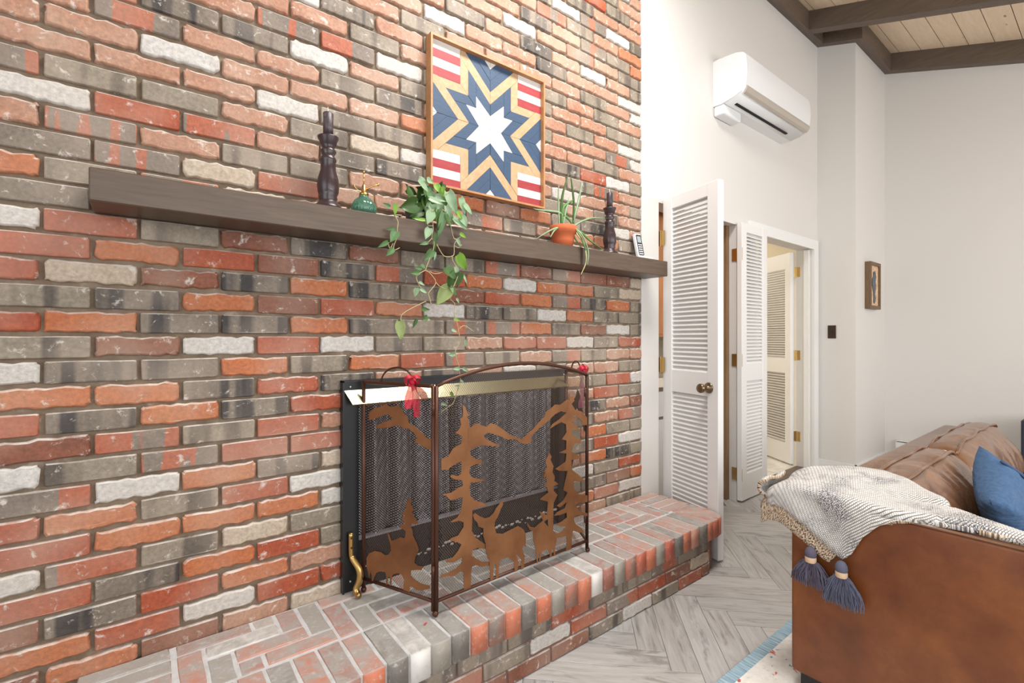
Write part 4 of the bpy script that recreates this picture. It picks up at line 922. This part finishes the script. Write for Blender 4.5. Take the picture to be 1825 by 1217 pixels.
for i in range(60):
    a = i*.55; pts.append((2.555+.02*math.cos(a), .28+.03*math.sin(a*1.3), .94+.0022*i+.01*math.sin(a)))
tube(bm, pts, .003, 6); obj('white_cord', bm, PHW, label='white coiled cord heaped on the pantry countertop', category='cord')

# ================================================================== AIR CONDITIONER
AC = empty('air_conditioner', 'white wall-mounted split air conditioner high above the doors', 'air conditioner', (3.63, 0, 2.78))
prof = [(0, 3.095), (-.08, 3.097), (-.16, 3.088), (-.205, 3.072), (-.218, 3.058), (-.225, 3.0), (-.226, 2.93), (-.216, 2.84), (-.200, 2.815), (-.15, 2.795), (-.08, 2.782), (0, 2.785)]
bm = new(); ax0, ax1 = 3.117, 4.155
A = [bm.verts.new((ax0, y, z)) for y, z in prof]; B = [bm.verts.new((ax1, y, z)) for y, z in prof]
for i in range(len(prof)):
    f = bm.faces.new([A[i], A[(i+1) % len(prof)], B[(i+1) % len(prof)], B[i]]); f.smooth = 3 <= i <= 9
bm.faces.new(A); bm.faces.new(list(reversed(B))); fixn(bm)
bmesh.ops.bevel(bm, geom=[e for e in bm.edges if abs(e.verts[0].co.x-e.verts[1].co.x) < .001 and e.verts[0].co.y < -.01 and e.verts[1].co.y < -.01], offset=.005, segments=2, affect='EDGES')
obj('body', bm, ACW, AC)
bm = new(); pf = [(-.2195, 3.055), (-.2295, 2.98), (-.230, 2.93), (-.2215, 2.85)]
Ar = [[bm.verts.new((x, y-d, z)) for y, z in pf] for x, d in ((ax0+.018, 0), (ax1-.012, 0))]
for i in range(3): f = bm.faces.new([Ar[0][i], Ar[0][i+1], Ar[1][i+1], Ar[1][i]]); f.smooth = True
obj('front_panel', bm, ACW, AC)
bm = new(); pf = [(-.2225, 2.852), (-.224, 2.838), (-.212, 2.815), (-.196, 2.806), (-.198, 2.825)]
Ar = [[bm.verts.new((x, y-.004, z-.002)) for y, z in pf] for x in (ax0+.02, ax1-.02)]
for i in range(5): bm.faces.new([Ar[0][i], Ar[0][(i+1) % 5], Ar[1][(i+1) % 5], Ar[1][i]])
bm.faces.new(Ar[0]); bm.faces.new(list(reversed(Ar[1]))); fixn(bm); obj('vane', bm, ACV, AC)
bm = new(); box(bm, 3.2, -.125, 2.783, 3.985, -.108, 2.795); obj('air_slot', bm, SLOT, AC)
bm = new(); bbox(bm, 3.12, -.075, 2.715, 3.36, .0, 2.785, .012, 3); obj('drain_cover', bm, ACW, AC)
# ================================================================== SMALL WALL THINGS
SP = empty('framed_inlay', 'small walnut shadow-box frame with a dark teal lake shape', 'picture', (5.30, -.296, 1.67))
a0, a1, b0, b1 = 5.16, 5.444, 1.455, 1.88; fy0, fy1 = -.342, -.297
bm = new()
for q_ in ((a0, b0, a0+.03, b1), (a1-.03, b0, a1, b1), (a0+.03, b1-.03, a1-.03, b1), (a0+.03, b0, a1-.03, b0+.03)): box(bm, q_[0], fy0, q_[1], q_[2], fy1, q_[3])
obj('frame', bm, WALN, SP)
bm = new(); box(bm, a0+.03, -.328, b0+.03, a1-.03, -.32, b1-.03); obj('ground', bm, CORK, SP)
lk = [(.48, .05), (.60, .12), (.64, .2), (.56, .3), (.62, .42), (.66, .52), (.60, .6), (.66, .72), (.62, .82), (.54, .88), (.50, .8), (.42, .86), (.36, .82), (.36, .72), (.26, .68), (.24, .52), (.30, .44), (.36, .34), (.40, .2), (.38, .1)]
bm = new(); prism(bm, [(a0+.03+(a1-a0-.06)*(x*1.15-.06), b0+.03+(b1-b0-.06)*z) for x, z in lk], .004, (0, -.328, 0), (1, 0, 0), (0, 0, 1)); fixn(bm); obj('lake_shape', bm, LAKE, SP)
SW = empty('light_switch', 'dark bronze light switch plate on the white wall beside the doorway', 'light switch', (4.92, -.118, 1.245))
bm = new(); bbox(bm, 4.913, -.151, 1.187, 4.92, -.085, 1.304, .002, 1); obj('plate', bm, SWB, SW)
bm = new(); box(bm, 4.902, -.122, 1.238, 4.914, -.114, 1.26); obj('toggle', bm, mat('dark_toggle', (46, 38, 32), .5), SW)
HT_ = empty('baseboard_heater', 'white baseboard heater along the far wall behind the sofa', 'heater', (5.71, -1.6, 0))
bm = new(); box(bm, 5.686, -2.6, .035, 5.742, -.395, .20); obj('cover', bm, HEATW, HT_)
bm = new(); box(bm, 5.70, -2.6, .2, 5.742, -.40, .21); obj('slot', bm, SLOT, HT_)
bm = new(); bbox(bm, 5.69, -2.6, .207, 5.742, -.395, .216, .002, 1); obj('top_cap', bm, HEATW, HT_)
NB = empty('media_cabinet', 'dark navy cabinet at the right edge beyond the sofa', 'cabinet', (5.45, -1.45, 0))
bm = new(); bbox(bm, 5.2, -1.85, .03, 5.60, -1.262, .575, .004, 1); obj('body', bm, NAVYB, NB)
bm = new(); box(bm, 5.24, -1.82, .0, 5.56, -1.3, .03); obj('plinth', bm, BLACK, NB)
bm = new(); bbox(bm, 5.192, -1.84, .06, 5.2, -1.27, .55, .002, 1); obj('door', bm, NAVYB, NB)

# ================================================================== THINGS ON THE MANTEL
MT = 1.627
cprof = [(.046, 0), (.048, .006), (.042, .018), (.030, .03), (.028, .036), (.031, .042), (.0285, .05), (.034, .062), (.0365, .085), (.034, .11), (.0255, .14), (.0245, .168), (.0275, .174), (.026, .182), (.019, .19), (.0265, .203), (.0265, .208), (.018, .216), (.027, .226), (.029, .24), (.0345, .25), (.035, .255), (.02, .256)]
def candlestick(x, s, label):
    y = -.085; r = empty('candlestick', label, 'candlestick', (x, y, MT), 'candlesticks on the mantel')
    bm = new(); lathe(bm, [(a*s, b*s) for a, b in cprof], x, y, MT, 32); obj('turned_stand', bm, CANW, r, True)
    return r
cs1 = candlestick(.503, .985, 'taller dark turned wooden candlestick left of the green bottle'); kids(cs1)
cs2 = candlestick(1.945, .97, 'dark turned wooden candlestick between the aloe pot and the phone'); kids(cs2)
def candle(x, z0, h, r, label):
    o = empty('candle', label, 'candle', (x, -.085, z0), 'candles on the mantel')
    bm = new(); lathe(bm, [(r, 0), (r*1.02, h*.5), (r*1.04, h*.97), (r*.9, h), (r*.2, h*.985)], x, -.085, z0, 20); obj('wax', bm, CANDLE, o, True)
    bm = new(); tube(bm, [(x, -.085, z0+h*.98), (x-.001, -.085, z0+h+.02)], .0012, 5); obj('wick', bm, WICK, o); kids(o)
candle(.503, MT+.252, .082, .0165, 'plum candle standing in the left candlestick')
candle(1.945, MT+.248, .080, .0155, 'plum candle standing in the right candlestick')
# glass plant mister
ms = empty('plant_mister', 'green ribbed glass plant mister with gold pump on the mantel', 'spray bottle', (.627, -.085, MT))
bm = new(); lathe(bm, [(.030, 0), (.038, .004), (.0435, .02), (.043, .036), (.034, .054), (.020, .066), (.016, .070), (.016, .076)], .627, -.085, MT, 80, .022, 16); obj('bottle', bm, GLASSG, ms, True)
bm = new(); lathe(bm, [(.0165, .074), (.0165, .082), (.009, .086), (.0075, .108), (.005, .112), (.004, .116)], .627, -.085, MT, 20); obj('collar', bm, GOLD, ms, True)
bm = new(); tube(bm, [(.627, -.085, MT+.112), (.627, -.085, MT+.158)], .0022, 8); lathe(bm, [(.004, .155), (.0042, .161), (.002, .163)], .627, -.085, MT, 12); obj('plunger', bm, GOLD, ms, True)
bm = new(); tube(bm, smoothpts([(.627, -.085, MT+.095), (.642, -.088, MT+.104), (.662, -.092, MT+.116), (.676, -.094, MT+.120)], 4), .0028, 8); lathe(bm, [(.004, .117), (.0045, .124), (.002, .126)], .676, -.094, MT, 10); obj('nozzle', bm, GOLD, ms, True)
bm = new(); tube(bm, smoothpts([(.627, -.085, MT+.088), (.610, -.083, MT+.088), (.598, -.082, MT+.098), (.593, -.082, MT+.108)], 4), .0018, 6); obj('trigger', bm, GOLD, ms, True); kids(ms)
# leaf builder
def leaf_mesh(pos, L, ang, wr, tilt, bend=.25):
    """heart-shaped leaf; ang is the tip direction (0 = +X, 90 = down) seen from the room"""
    bm = new(); a = math.radians(ang)
    d = Vector((math.cos(a), 0, -math.sin(a))); sd = Vector((math.sin(a), 0, math.cos(a)))
    yaw = Matrix.Rotation(tilt[0], 3, d) @ Matrix.Rotation(tilt[1], 3, sd)
    W_ = L*.40*wr; out = [(0, .55), (.06, .86), (.16, 1), (.32, 1.02), (.5, .86), (.68, .6), (.84, .32), (.95, .12), (1.0, .0)]
    nrm = Vector((0, -1, 0)); base = Vector(pos)-d*L*.5
    rows = []
    for k, (t_, w_) in enumerate(out):
        r = []
        for u_ in (-1, -.5, 0, .5, 1):
            off = d*(t_*L-(.08*L if abs(u_) == 1 and k == 0 else 0)-.0) + sd*(W_*w_*u_) + nrm*(-abs(u_)*W_*.22*0 + (abs(u_)*W_*.35) - bend*L*t_*t_*.6)
            off = yaw @ off; r.append(bm.verts.new(base+off))
        rows.append(r)
    for A, B in zip(rows, rows[1:]):
        for j in range(4):
            try: bm.faces.new([A[j], A[j+1], B[j+1], B[j]])
            except ValueError: pass
    for f in bm.faces: f.smooth = True
    return bm
PO = empty('trailing_plant', 'trailing green heart-leaf plant spilling over the mantel front', 'plant', (.83, -.085, MT))
bm = new(); lathe(bm, [(.036, 0), (.040, .03), (.045, .07), (.047, .075), (.042, .078), (.03, .06)], .835, -.078, MT, 24); obj('pot', bm, mat('dark_planter', (60, 58, 54), .5), PO, True)
for vn in VINES:
    bm = new(); tube(bm, smoothpts(vn, 4), .0016, 5); obj('stem', bm, STEM, PO, True)
for (x, y, z, L, ang, wr, tn) in LEAVES:
    obj('leaf', leaf_mesh((x, y, z), L*1.2, ang, wr, (random.uniform(-.35, .35), random.uniform(-.35, .35)), random.uniform(.1, .35)), GREEN[tn], PO)
for i in range(26):          # the dense heart of the clump
    a = random.uniform(0, 360); x = .85+random.uniform(-.075, .085); z = 1.70+random.uniform(-.045, .075); y = -.085+random.uniform(-.05, .03)
    obj('leaf', leaf_mesh((x, y, z), random.uniform(.04, .06), a, .85, (random.uniform(-.9, .9), random.uniform(-.9, .9))), GREEN[random.choice('ddmdmp')], PO)
kids(PO)
SPP = empty('potted_aloe', 'spiky pale green plant in a small terracotta pot on the mantel', 'potted plant', (1.602, -.09, MT))
bm = new(); lathe(bm, [(.046, 0), (.052, .035), (.057, .066), (.064, .068), (.066, .10), (.062, .103), (.056, .10), (.05, .092)], 1.602, -.09, MT, 36); obj('pot', bm, TERRA, SPP, True)
bm = new(); lathe(bm, [(.055, .088), (.03, .094), (.01, .095)], 1.602, -.09, MT, 24); obj('soil', bm, mat('potting_soil', (70, 52, 40), .95), SPP, True)
for pts, w_, tn in BLADES:
    sp = smoothpts(pts, 6); n_ = len(sp); bm = new(); rows = []
    for i, p in enumerate(sp):
        k = i/(n_-1); d = (sp[min(i+1, n_-1)]-sp[max(i-1, 0)]).normalized(); sd = d.cross(Vector((0, -1, 0)))
        if sd.length < .1: sd = Vector((1, 0, 0))
        sd.normalize(); ww_ = max(.0006, 1.3*w_*(1.1 if k < .5 else 1.1*(1-((k-.5)/.5)**1.6)))
        rows.append([bm.verts.new(p+sd*ww_*.5+Vector((0, .002, 0))), bm.verts.new(p+Vector((0, -.003, 0))), bm.verts.new(p-sd*ww_*.5+Vector((0, .002, 0))), bm.verts.new(p+Vector((0, .003, 0)))])
    for A, B in zip(rows, rows[1:]):
        for j in range(4): bm.faces.new([A[j], A[(j+1) % 4], B[(j+1) % 4], B[j]])
    fixn(bm); obj('blade', bm, GREEN[tn], SPP, True)
kids(SPP)
# cordless phone
PHN = empty('cordless_phone', 'white cordless phone with black keypad in its stand at the mantel end', 'phone', (2.25, -.075, MT))
bm = new(); bbox(bm, 2.215, -.11, MT+.0, 2.285, -.035, MT+.022, .006, 2); obj('stand', bm, PHW, PHN)
Mp = Matrix.Translation((2.235, -.062, MT+.018)) @ Matrix.Rotation(math.radians(-10), 4, 'Z') @ Matrix.Rotation(math.radians(-14), 4, 'X')
bm = new(); bbox(bm, -.024, -.012, 0, .024, .012, .145, .006, 3, Mp); obj('handset', bm, PHW, PHN)
bm = new(); bbox(bm, -.025, .008, .004, .025, .016, .14, .004, 2, Mp); obj('back_shell', bm, PHB, PHN)
bm = new(); bbox(bm, -.018, -.0132, .012, .018, -.011, .136, .004, 1, Mp); obj('keypad', bm, PHB, PHN)
bm = new(); bbox(bm, -.0135, -.0142, .088, .0135, -.0125, .128, .002, 1, Mp); obj('screen', bm, LCD, PHN)
for r_ in range(5):
    for c_ in range(3):
        bm = new(); bbox(bm, -.0135+c_*.0098, -.0145, .018+r_*.0135, -.0065+c_*.0098, -.0128, .0255+r_*.0135, .001, 1, Mp); obj('key', bm, PHW, PHN)
kids(PHN)

# ================================================================== RUG
bm = new(); bbox(bm, 1.2, -3.2, 0, 5.0, -.882, .008, .002, 1); obj('rug', bm, RUG, label='pale rug with a blue border and faded red flowers under the sofa', category='rug')
# ================================================================== SOFA
SX, SYB, SZ = 1.76, -1.046, .66
SO = empty('sofa', 'brown leather sofa with a slim squared arm facing away from the fireplace', 'sofa', (2.9, -1.5, .008))
def softbox(x0, y0, z0, x1, y1, z1, r, seg=4): 
    bm = new(); bbox(bm, x0, y0, z0, x1, y1, z1, r, seg); return bm
b_ = softbox(SX, -2.05, .06, SX+.115, SYB, SZ, .012, 4); obj('arm', b_, LEATH, SO, True)
b_ = softbox(SX+.118, -1.165, .06, 3.93, SYB+.0, SZ-.002, .025, 4); obj('back_frame', b_, LEATHC, SO, True)
b_ = softbox(SX+.118, -2.0, .12, 3.93, -1.167, .27, .015, 3); obj('base', b_, LEATH, SO, True)
for x in (SX+.02, 3.82):
    for y in (-1.1, -1.98):
        bm = new(); box(bm, x, y-.03, .009, x+.05, y+.03, .06); obj('leg', bm, BLACK, SO)
for xa, xb in ((SX+.12, 2.86), (2.865, 3.90)):
    b_ = softbox(xa, -2.03, .272, xb, -1.30, .40, .045, 5); obj('seat_cushion', b_, LEATHC, SO, True)
# back cushions: swept profile with crumpled leather
prof = [(-1.165, .50), (-1.158, .58), (-1.158, .645), (-1.166, .675), (-1.19, .694), (-1.225, .704), (-1.26, .703), (-1.29, .688), (-1.325, .655), (-1.36, .605), (-1.39, .55), (-1.405, .50), (-1.40, .452), (-1.36, .442), (-1.22, .442)]
def cushion(xa, xb, lift):
    bm = new(); nx_ = 46; rows = []
    sp = smoothpts([(0, y, z) for y, z in prof], 3)
    for i in range(nx_+1):
        t_ = i/nx_; x = xa+(xb-xa)*t_; e = min(t_, 1-t_); pin = 1-.16*math.exp(-(e/.035)**1.2)
        r = []
        for p in sp:
            y = -1.28+(p.y+1.28)*(pin if p.y < -1.19 else 1); z = .57+(p.z-.57)*(pin if p.z > .60 else 1)
            k = mnoise.noise(Vector((x*5, y*9, z*9)))*.010+abs(mnoise.noise(Vector((x*11+y*9, y*5, z*4))))*.010
            crown = lift*math.sin(PI*t_)*max(0, (z-.5)/.2)
            r.append(bm.verts.new((x, y-k*.8*(z > .46), z+k*.7*(z > .5)+crown)))
        rows.append(r)
    for A, B in zip(rows, rows[1:]):
        for j in range(len(A)): bm.faces.new([A[j], B[j], B[(j+1) % len(A)], A[(j+1) % len(A)]])
    bm.faces.new(rows[0]); bm.faces.new(list(reversed(rows[-1]))); fixn(bm)
    return bm
for xa, xb, lf in ((SX+.125, 2.855, .004), (2.862, 3.90, .016)):
    o = obj('back_cushion', cushion(xa, xb, lf), LEATHC, SO, True)
    for (py, pz) in ((-1.182, .690), (-1.285, .696)):
        bm = new(); pts = []
        for i in range(30):
            t_ = i/29; x = xa+.01+(xb-xa-.02)*t_; k = mnoise.noise(Vector((x*5, py*9, pz*9)))*.010
            pts.append((x, py-k*.5+.004*math.sin(x*19), pz+.004+k*.7+lf*math.sin(PI*t_)+.003*math.sin(x*23)-(.02*math.exp(-(min(t_, 1-t_)/.03)))))
        tube(bm, pts, .0065, 8); obj('piping', bm, LEATHC, o, True)
for (x, z) in ((SX+.004, SZ+.001), (SX+.111, SZ+.001)):
    bm = new(); tube(bm, [(x, SYB-.01, z-.004), (x, -1.3, z), (x, -2.04, z)], .0048, 8); obj('piping', bm, PIPING, SO, True, label='raised seam piping along the arm')
# pillow
PIL = empty('throw_pillow', 'rumpled blue linen pillow leaning on the sofa back', 'pillow', (2.55, -1.5, .45))
def pillow(cx, cy, cz, w_, h_, th, Mx_):
    bm = new(); n_ = 22; top = []; bot = []
    for i in range(n_+1):
        a, b = [], []
        for j in range(n_+1):
            u_ = -1+2*i/n_; v_ = -1+2*j/n_
            e = (1-abs(u_)**2.6)*(1-abs(v_)**2.6); e = max(e, 0)**.45
            pin = 1-.10*(1-abs(u_))*0-.09*(abs(v_)**4)*(1-abs(u_)**2)-0
            pin2 = 1-.09*(abs(u_)**4)*(1-abs(v_)**2)
            x = u_*w_/2*pin2; z = v_*h_/2*pin
            k = mnoise.noise(Vector((x*7+3, z*9, 1)))*.03*e + abs(mnoise.noise(Vector((x*4, z*16, 4))))*.02*e
            a.append(bm.verts.new((x, -th*e-k, z))); b.append(a[-1] if e == 0 else bm.verts.new((x, th*e*.8, z)))
        top.append(a); bot.append(b)
    for G_ in (top, bot):
        for i in range(n_):
            for j in range(n_):
                try: bm.faces.new([G_[i][j], G_[i+1][j], G_[i+1][j+1], G_[i][j+1]])
                except ValueError: pass
    fixn(bm); bmesh.ops.transform(bm, matrix=Mx_, verts=bm.verts); return bm
Mpl = Matrix.Translation((2.56, -1.475, .535)) @ Matrix.Rotation(math.radians(6), 4, 'Z') @ Matrix.Rotation(math.radians(-20), 4, 'X') @ Matrix.Rotation(math.radians(-15), 4, 'Y')
o = obj('cover', pillow(0, 0, 0, .46, .35, .08, Mpl), DENIM, PIL, True)
bm = new(); pts = [Mpl @ Vector(p) for p in [(.10, -.05, .16), (.09, -.095, .08), (.10, -.1, -.02), (.11, -.09, -.1)]]
tube(bm, smoothpts(pts, 4), .006, 6); obj('seam_band', bm, mat('navy_band', (56, 80, 110), .8), PIL, True)
kids(PIL)
# ================================================================== THROW
TH = empty('throw_blanket', 'cream and grey woven throw with tassels over the sofa arm corner', 'blanket', (1.8, -1.2, .67))
def interp(tbl, y):
    for (a, b), (c, d) in zip(tbl, tbl[1:]):
        if (a >= y >= c): return b+(d-b)*(a-y)/(a-c)
    return tbl[-1][1] if y < tbl[-1][0] else tbl[0][1]
inner = [(-.975, 1.86), (-1.0, 1.93), (-1.03, 1.99), (-1.08, 2.06), (-1.14, 2.12), (-1.21, 2.14), (-1.28, 2.08), (-1.35, 1.99), (-1.43, 1.90), (-1.5, 1.845), (-1.6, 1.80), (-1.75, 1.80)]
hang = [(-.975, .035), (-1.0, .045), (-1.05, .075), (-1.12, .12), (-1.18, .165), (-1.205, .178), (-1.225, .16), (-1.26, .085), (-1.30, .035), (-1.34, .012), (-1.38, .0), (-1.75, .0)]
outer = [(-.975, 1.742), (-1.34, 1.742), (-1.40, 1.765), (-1.5, 1.778), (-1.6, 1.772), (-1.75, 1.765)]
def throw_sheet(dz, dxo, hangtbl, inn, mats, y0=-.978, y1=-1.74, name='sheet', th=.012, hcol=0, yo=0):
    bm = new(); uvl = bm.loops.layers.uv.new('UVMap'); ny = 70; rows = []
    for i in range(ny+1):
        y = y0+(y1-y0)*i/ny; xi = interp(inn, y); xo = interp(outer, y)-dxo; h = interp(hangtbl, y)
        r = []; path = []
        nk = 16
        for k in range(nk+1):
            t_ = k/nk; x = xi+(xo+.012-xi)*t_
            bumpz = .012*mnoise.noise(Vector((x*6, y*5, 2)))+.016*math.exp(-((y+1.16)/.09)**2)*math.sin(PI*min(t_*1.1, 1))
            over = .02*math.exp(-(max(0, -(y+1.02)))/.05)
            z = .676+dz+bumpz+ (.02*(1-t_) if x > 1.9 else 0)-over*0
            if y > -1.04: z -= .03*((y+1.04)/.06)**2
            path.append((x, y, z))
        zt_ = path[-1][2]
        path += [(xo+.004, y, zt_-.004), (xo, y, zt_-.014)]
        for k in range(1, 9):
            path.append((xo-.003*k/8-.004*math.sin(y*30+k*.4), y+yo*k/8, zt_-.014-h*k/8))
        rows.append([bm.verts.new(p) for p in path]); 
    def dist(a, b): return (a-b).length
    uvs = []
    for i, r in enumerate(rows):
        s_ = 0; L_ = [0]
        for a, b in zip(r, r[1:]): s_ += dist(a.co, b.co); L_.append(s_)
        uvs.append([(q_, abs(y1-y0)*i/ny) for q_ in L_])
    for i in range(ny):
        for j in range(len(rows[0])-1):
            f = bm.faces.new([rows[i][j], rows[i][j+1], rows[i+1][j+1], rows[i+1][j]]); f.smooth = True
            for l, (a, b) in zip(f.loops, ((i, j), (i, j+1), (i+1, j+1), (i+1, j))): l[uvl].uv = uvs[a][b]
    o = obj(name, bm, mats, TH)
    md = o.modifiers.new('thick', 'SOLIDIFY'); md.thickness = th; md.offset = 0; md.material_offset_rim = 1 if len(mats) > 1 else 0
    return o
throw_sheet(.012, 0, hang, inner, [THROW, THROWE], th=.014)
hang2 = [(-.955, .055), (-1.0, .085), (-1.05, .115), (-1.10, .145), (-1.15, .180), (-1.168, .186), (-1.19, .15), (-1.24, .07), (-1.28, .02), (-1.32, .0), (-1.75, 0)]
inner2 = [(-.958, 1.84), (-1.0, 1.90), (-1.08, 2.0), (-1.21, 2.08), (-1.35, 1.93), (-1.5, 1.82), (-1.75, 1.78)]
throw_sheet(-.006, -.006, hang2, inner2, [THROWE], y0=-.955, y1=-1.33, name='under_fold', th=.014)
# rolled fold at the sofa's back corner
bm = new(); uvl = bm.loops.layers.uv.new('UVMap'); rr = []
for i in range(15):
    x = 1.742+(1.90-1.742)*i/14; ring = []
    for k in range(13):
        a = PI/2+PI*1.15*k/12; ring.append(bm.verts.new((x, -.972-.0*i+.028*-math.cos(a)*.9, .664+.026*math.sin(a)+.006*math.sin(i*.5))))
    rr.append(ring)
for i in range(14):
    for k in range(12):
        f = bm.faces.new([rr[i][k], rr[i][k+1], rr[i+1][k+1], rr[i+1][k]]); f.smooth = True
        for l, (a, b) in zip(f.loops, ((i, k), (i, k+1), (i+1, k+1), (i+1, k))): l[uvl].uv = (a*.012, b*.007)
o = obj('rolled_edge', bm, [THROW, THROWE], TH); md = o.modifiers.new('thick', 'SOLIDIFY'); md.thickness = .012; md.offset = 0; md.material_offset_rim = 1
def tassel(y, ztop, s, m, label=None):
    T = empty('tassel'); T.parent = TH
    if label: T['label'] = label
    x = SX-.028
    bm = new(); lathe(bm, [(.004, 0), (.011, -.004), (.0165, -.015), (.0175, -.026), (.0155, -.034)], x, y, ztop, 18); fixn(bm); obj('head', bm, m, T, True)
    bm = new(); lathe(bm, [(.0162, -.032), (.0168, -.036), (.0168, -.047), (.0155, -.050)], x, y, ztop, 18); fixn(bm); obj('band', bm, TANB, T, True)
    bm = new(); rnd = random.Random(int(abs(y)*1000))
    for i in range(230):
        a = rnd.uniform(0, 2*PI); r0 = .0155*math.sqrt(rnd.random()); L = rnd.uniform(.072, .092)*s; sp_ = rnd.uniform(.7, 1.25)
        dx, dy = math.cos(a), math.sin(a); r1 = (.018+.030*(r0/.0155))*sp_
        p = []
        for k in range(6):
            t_ = k/5; rad = r0+(r1-r0)*math.sin(t_*PI/2)
            xx = x+dx*rad*.45; xx = min(xx, SX-.004)
            p.append((xx+rnd.uniform(-.001, .001), y+dy*rad*1.15+.003*math.sin(t_*6+i), ztop-.046-L*(t_**1.15)))
        tube(bm, p, .0013, 3, cap=False)
    obj('fringe', bm, m, T, kind='stuff')
tassel(-1.118, .512, .9, TASS); tassel(-1.205, .497, 1.05, TASS2)
kids(TH)
for r_ in (HE, FP, SCR, QP, UC, LC_, AC, SP, SW, HT_, NB, SO): kids(r_)
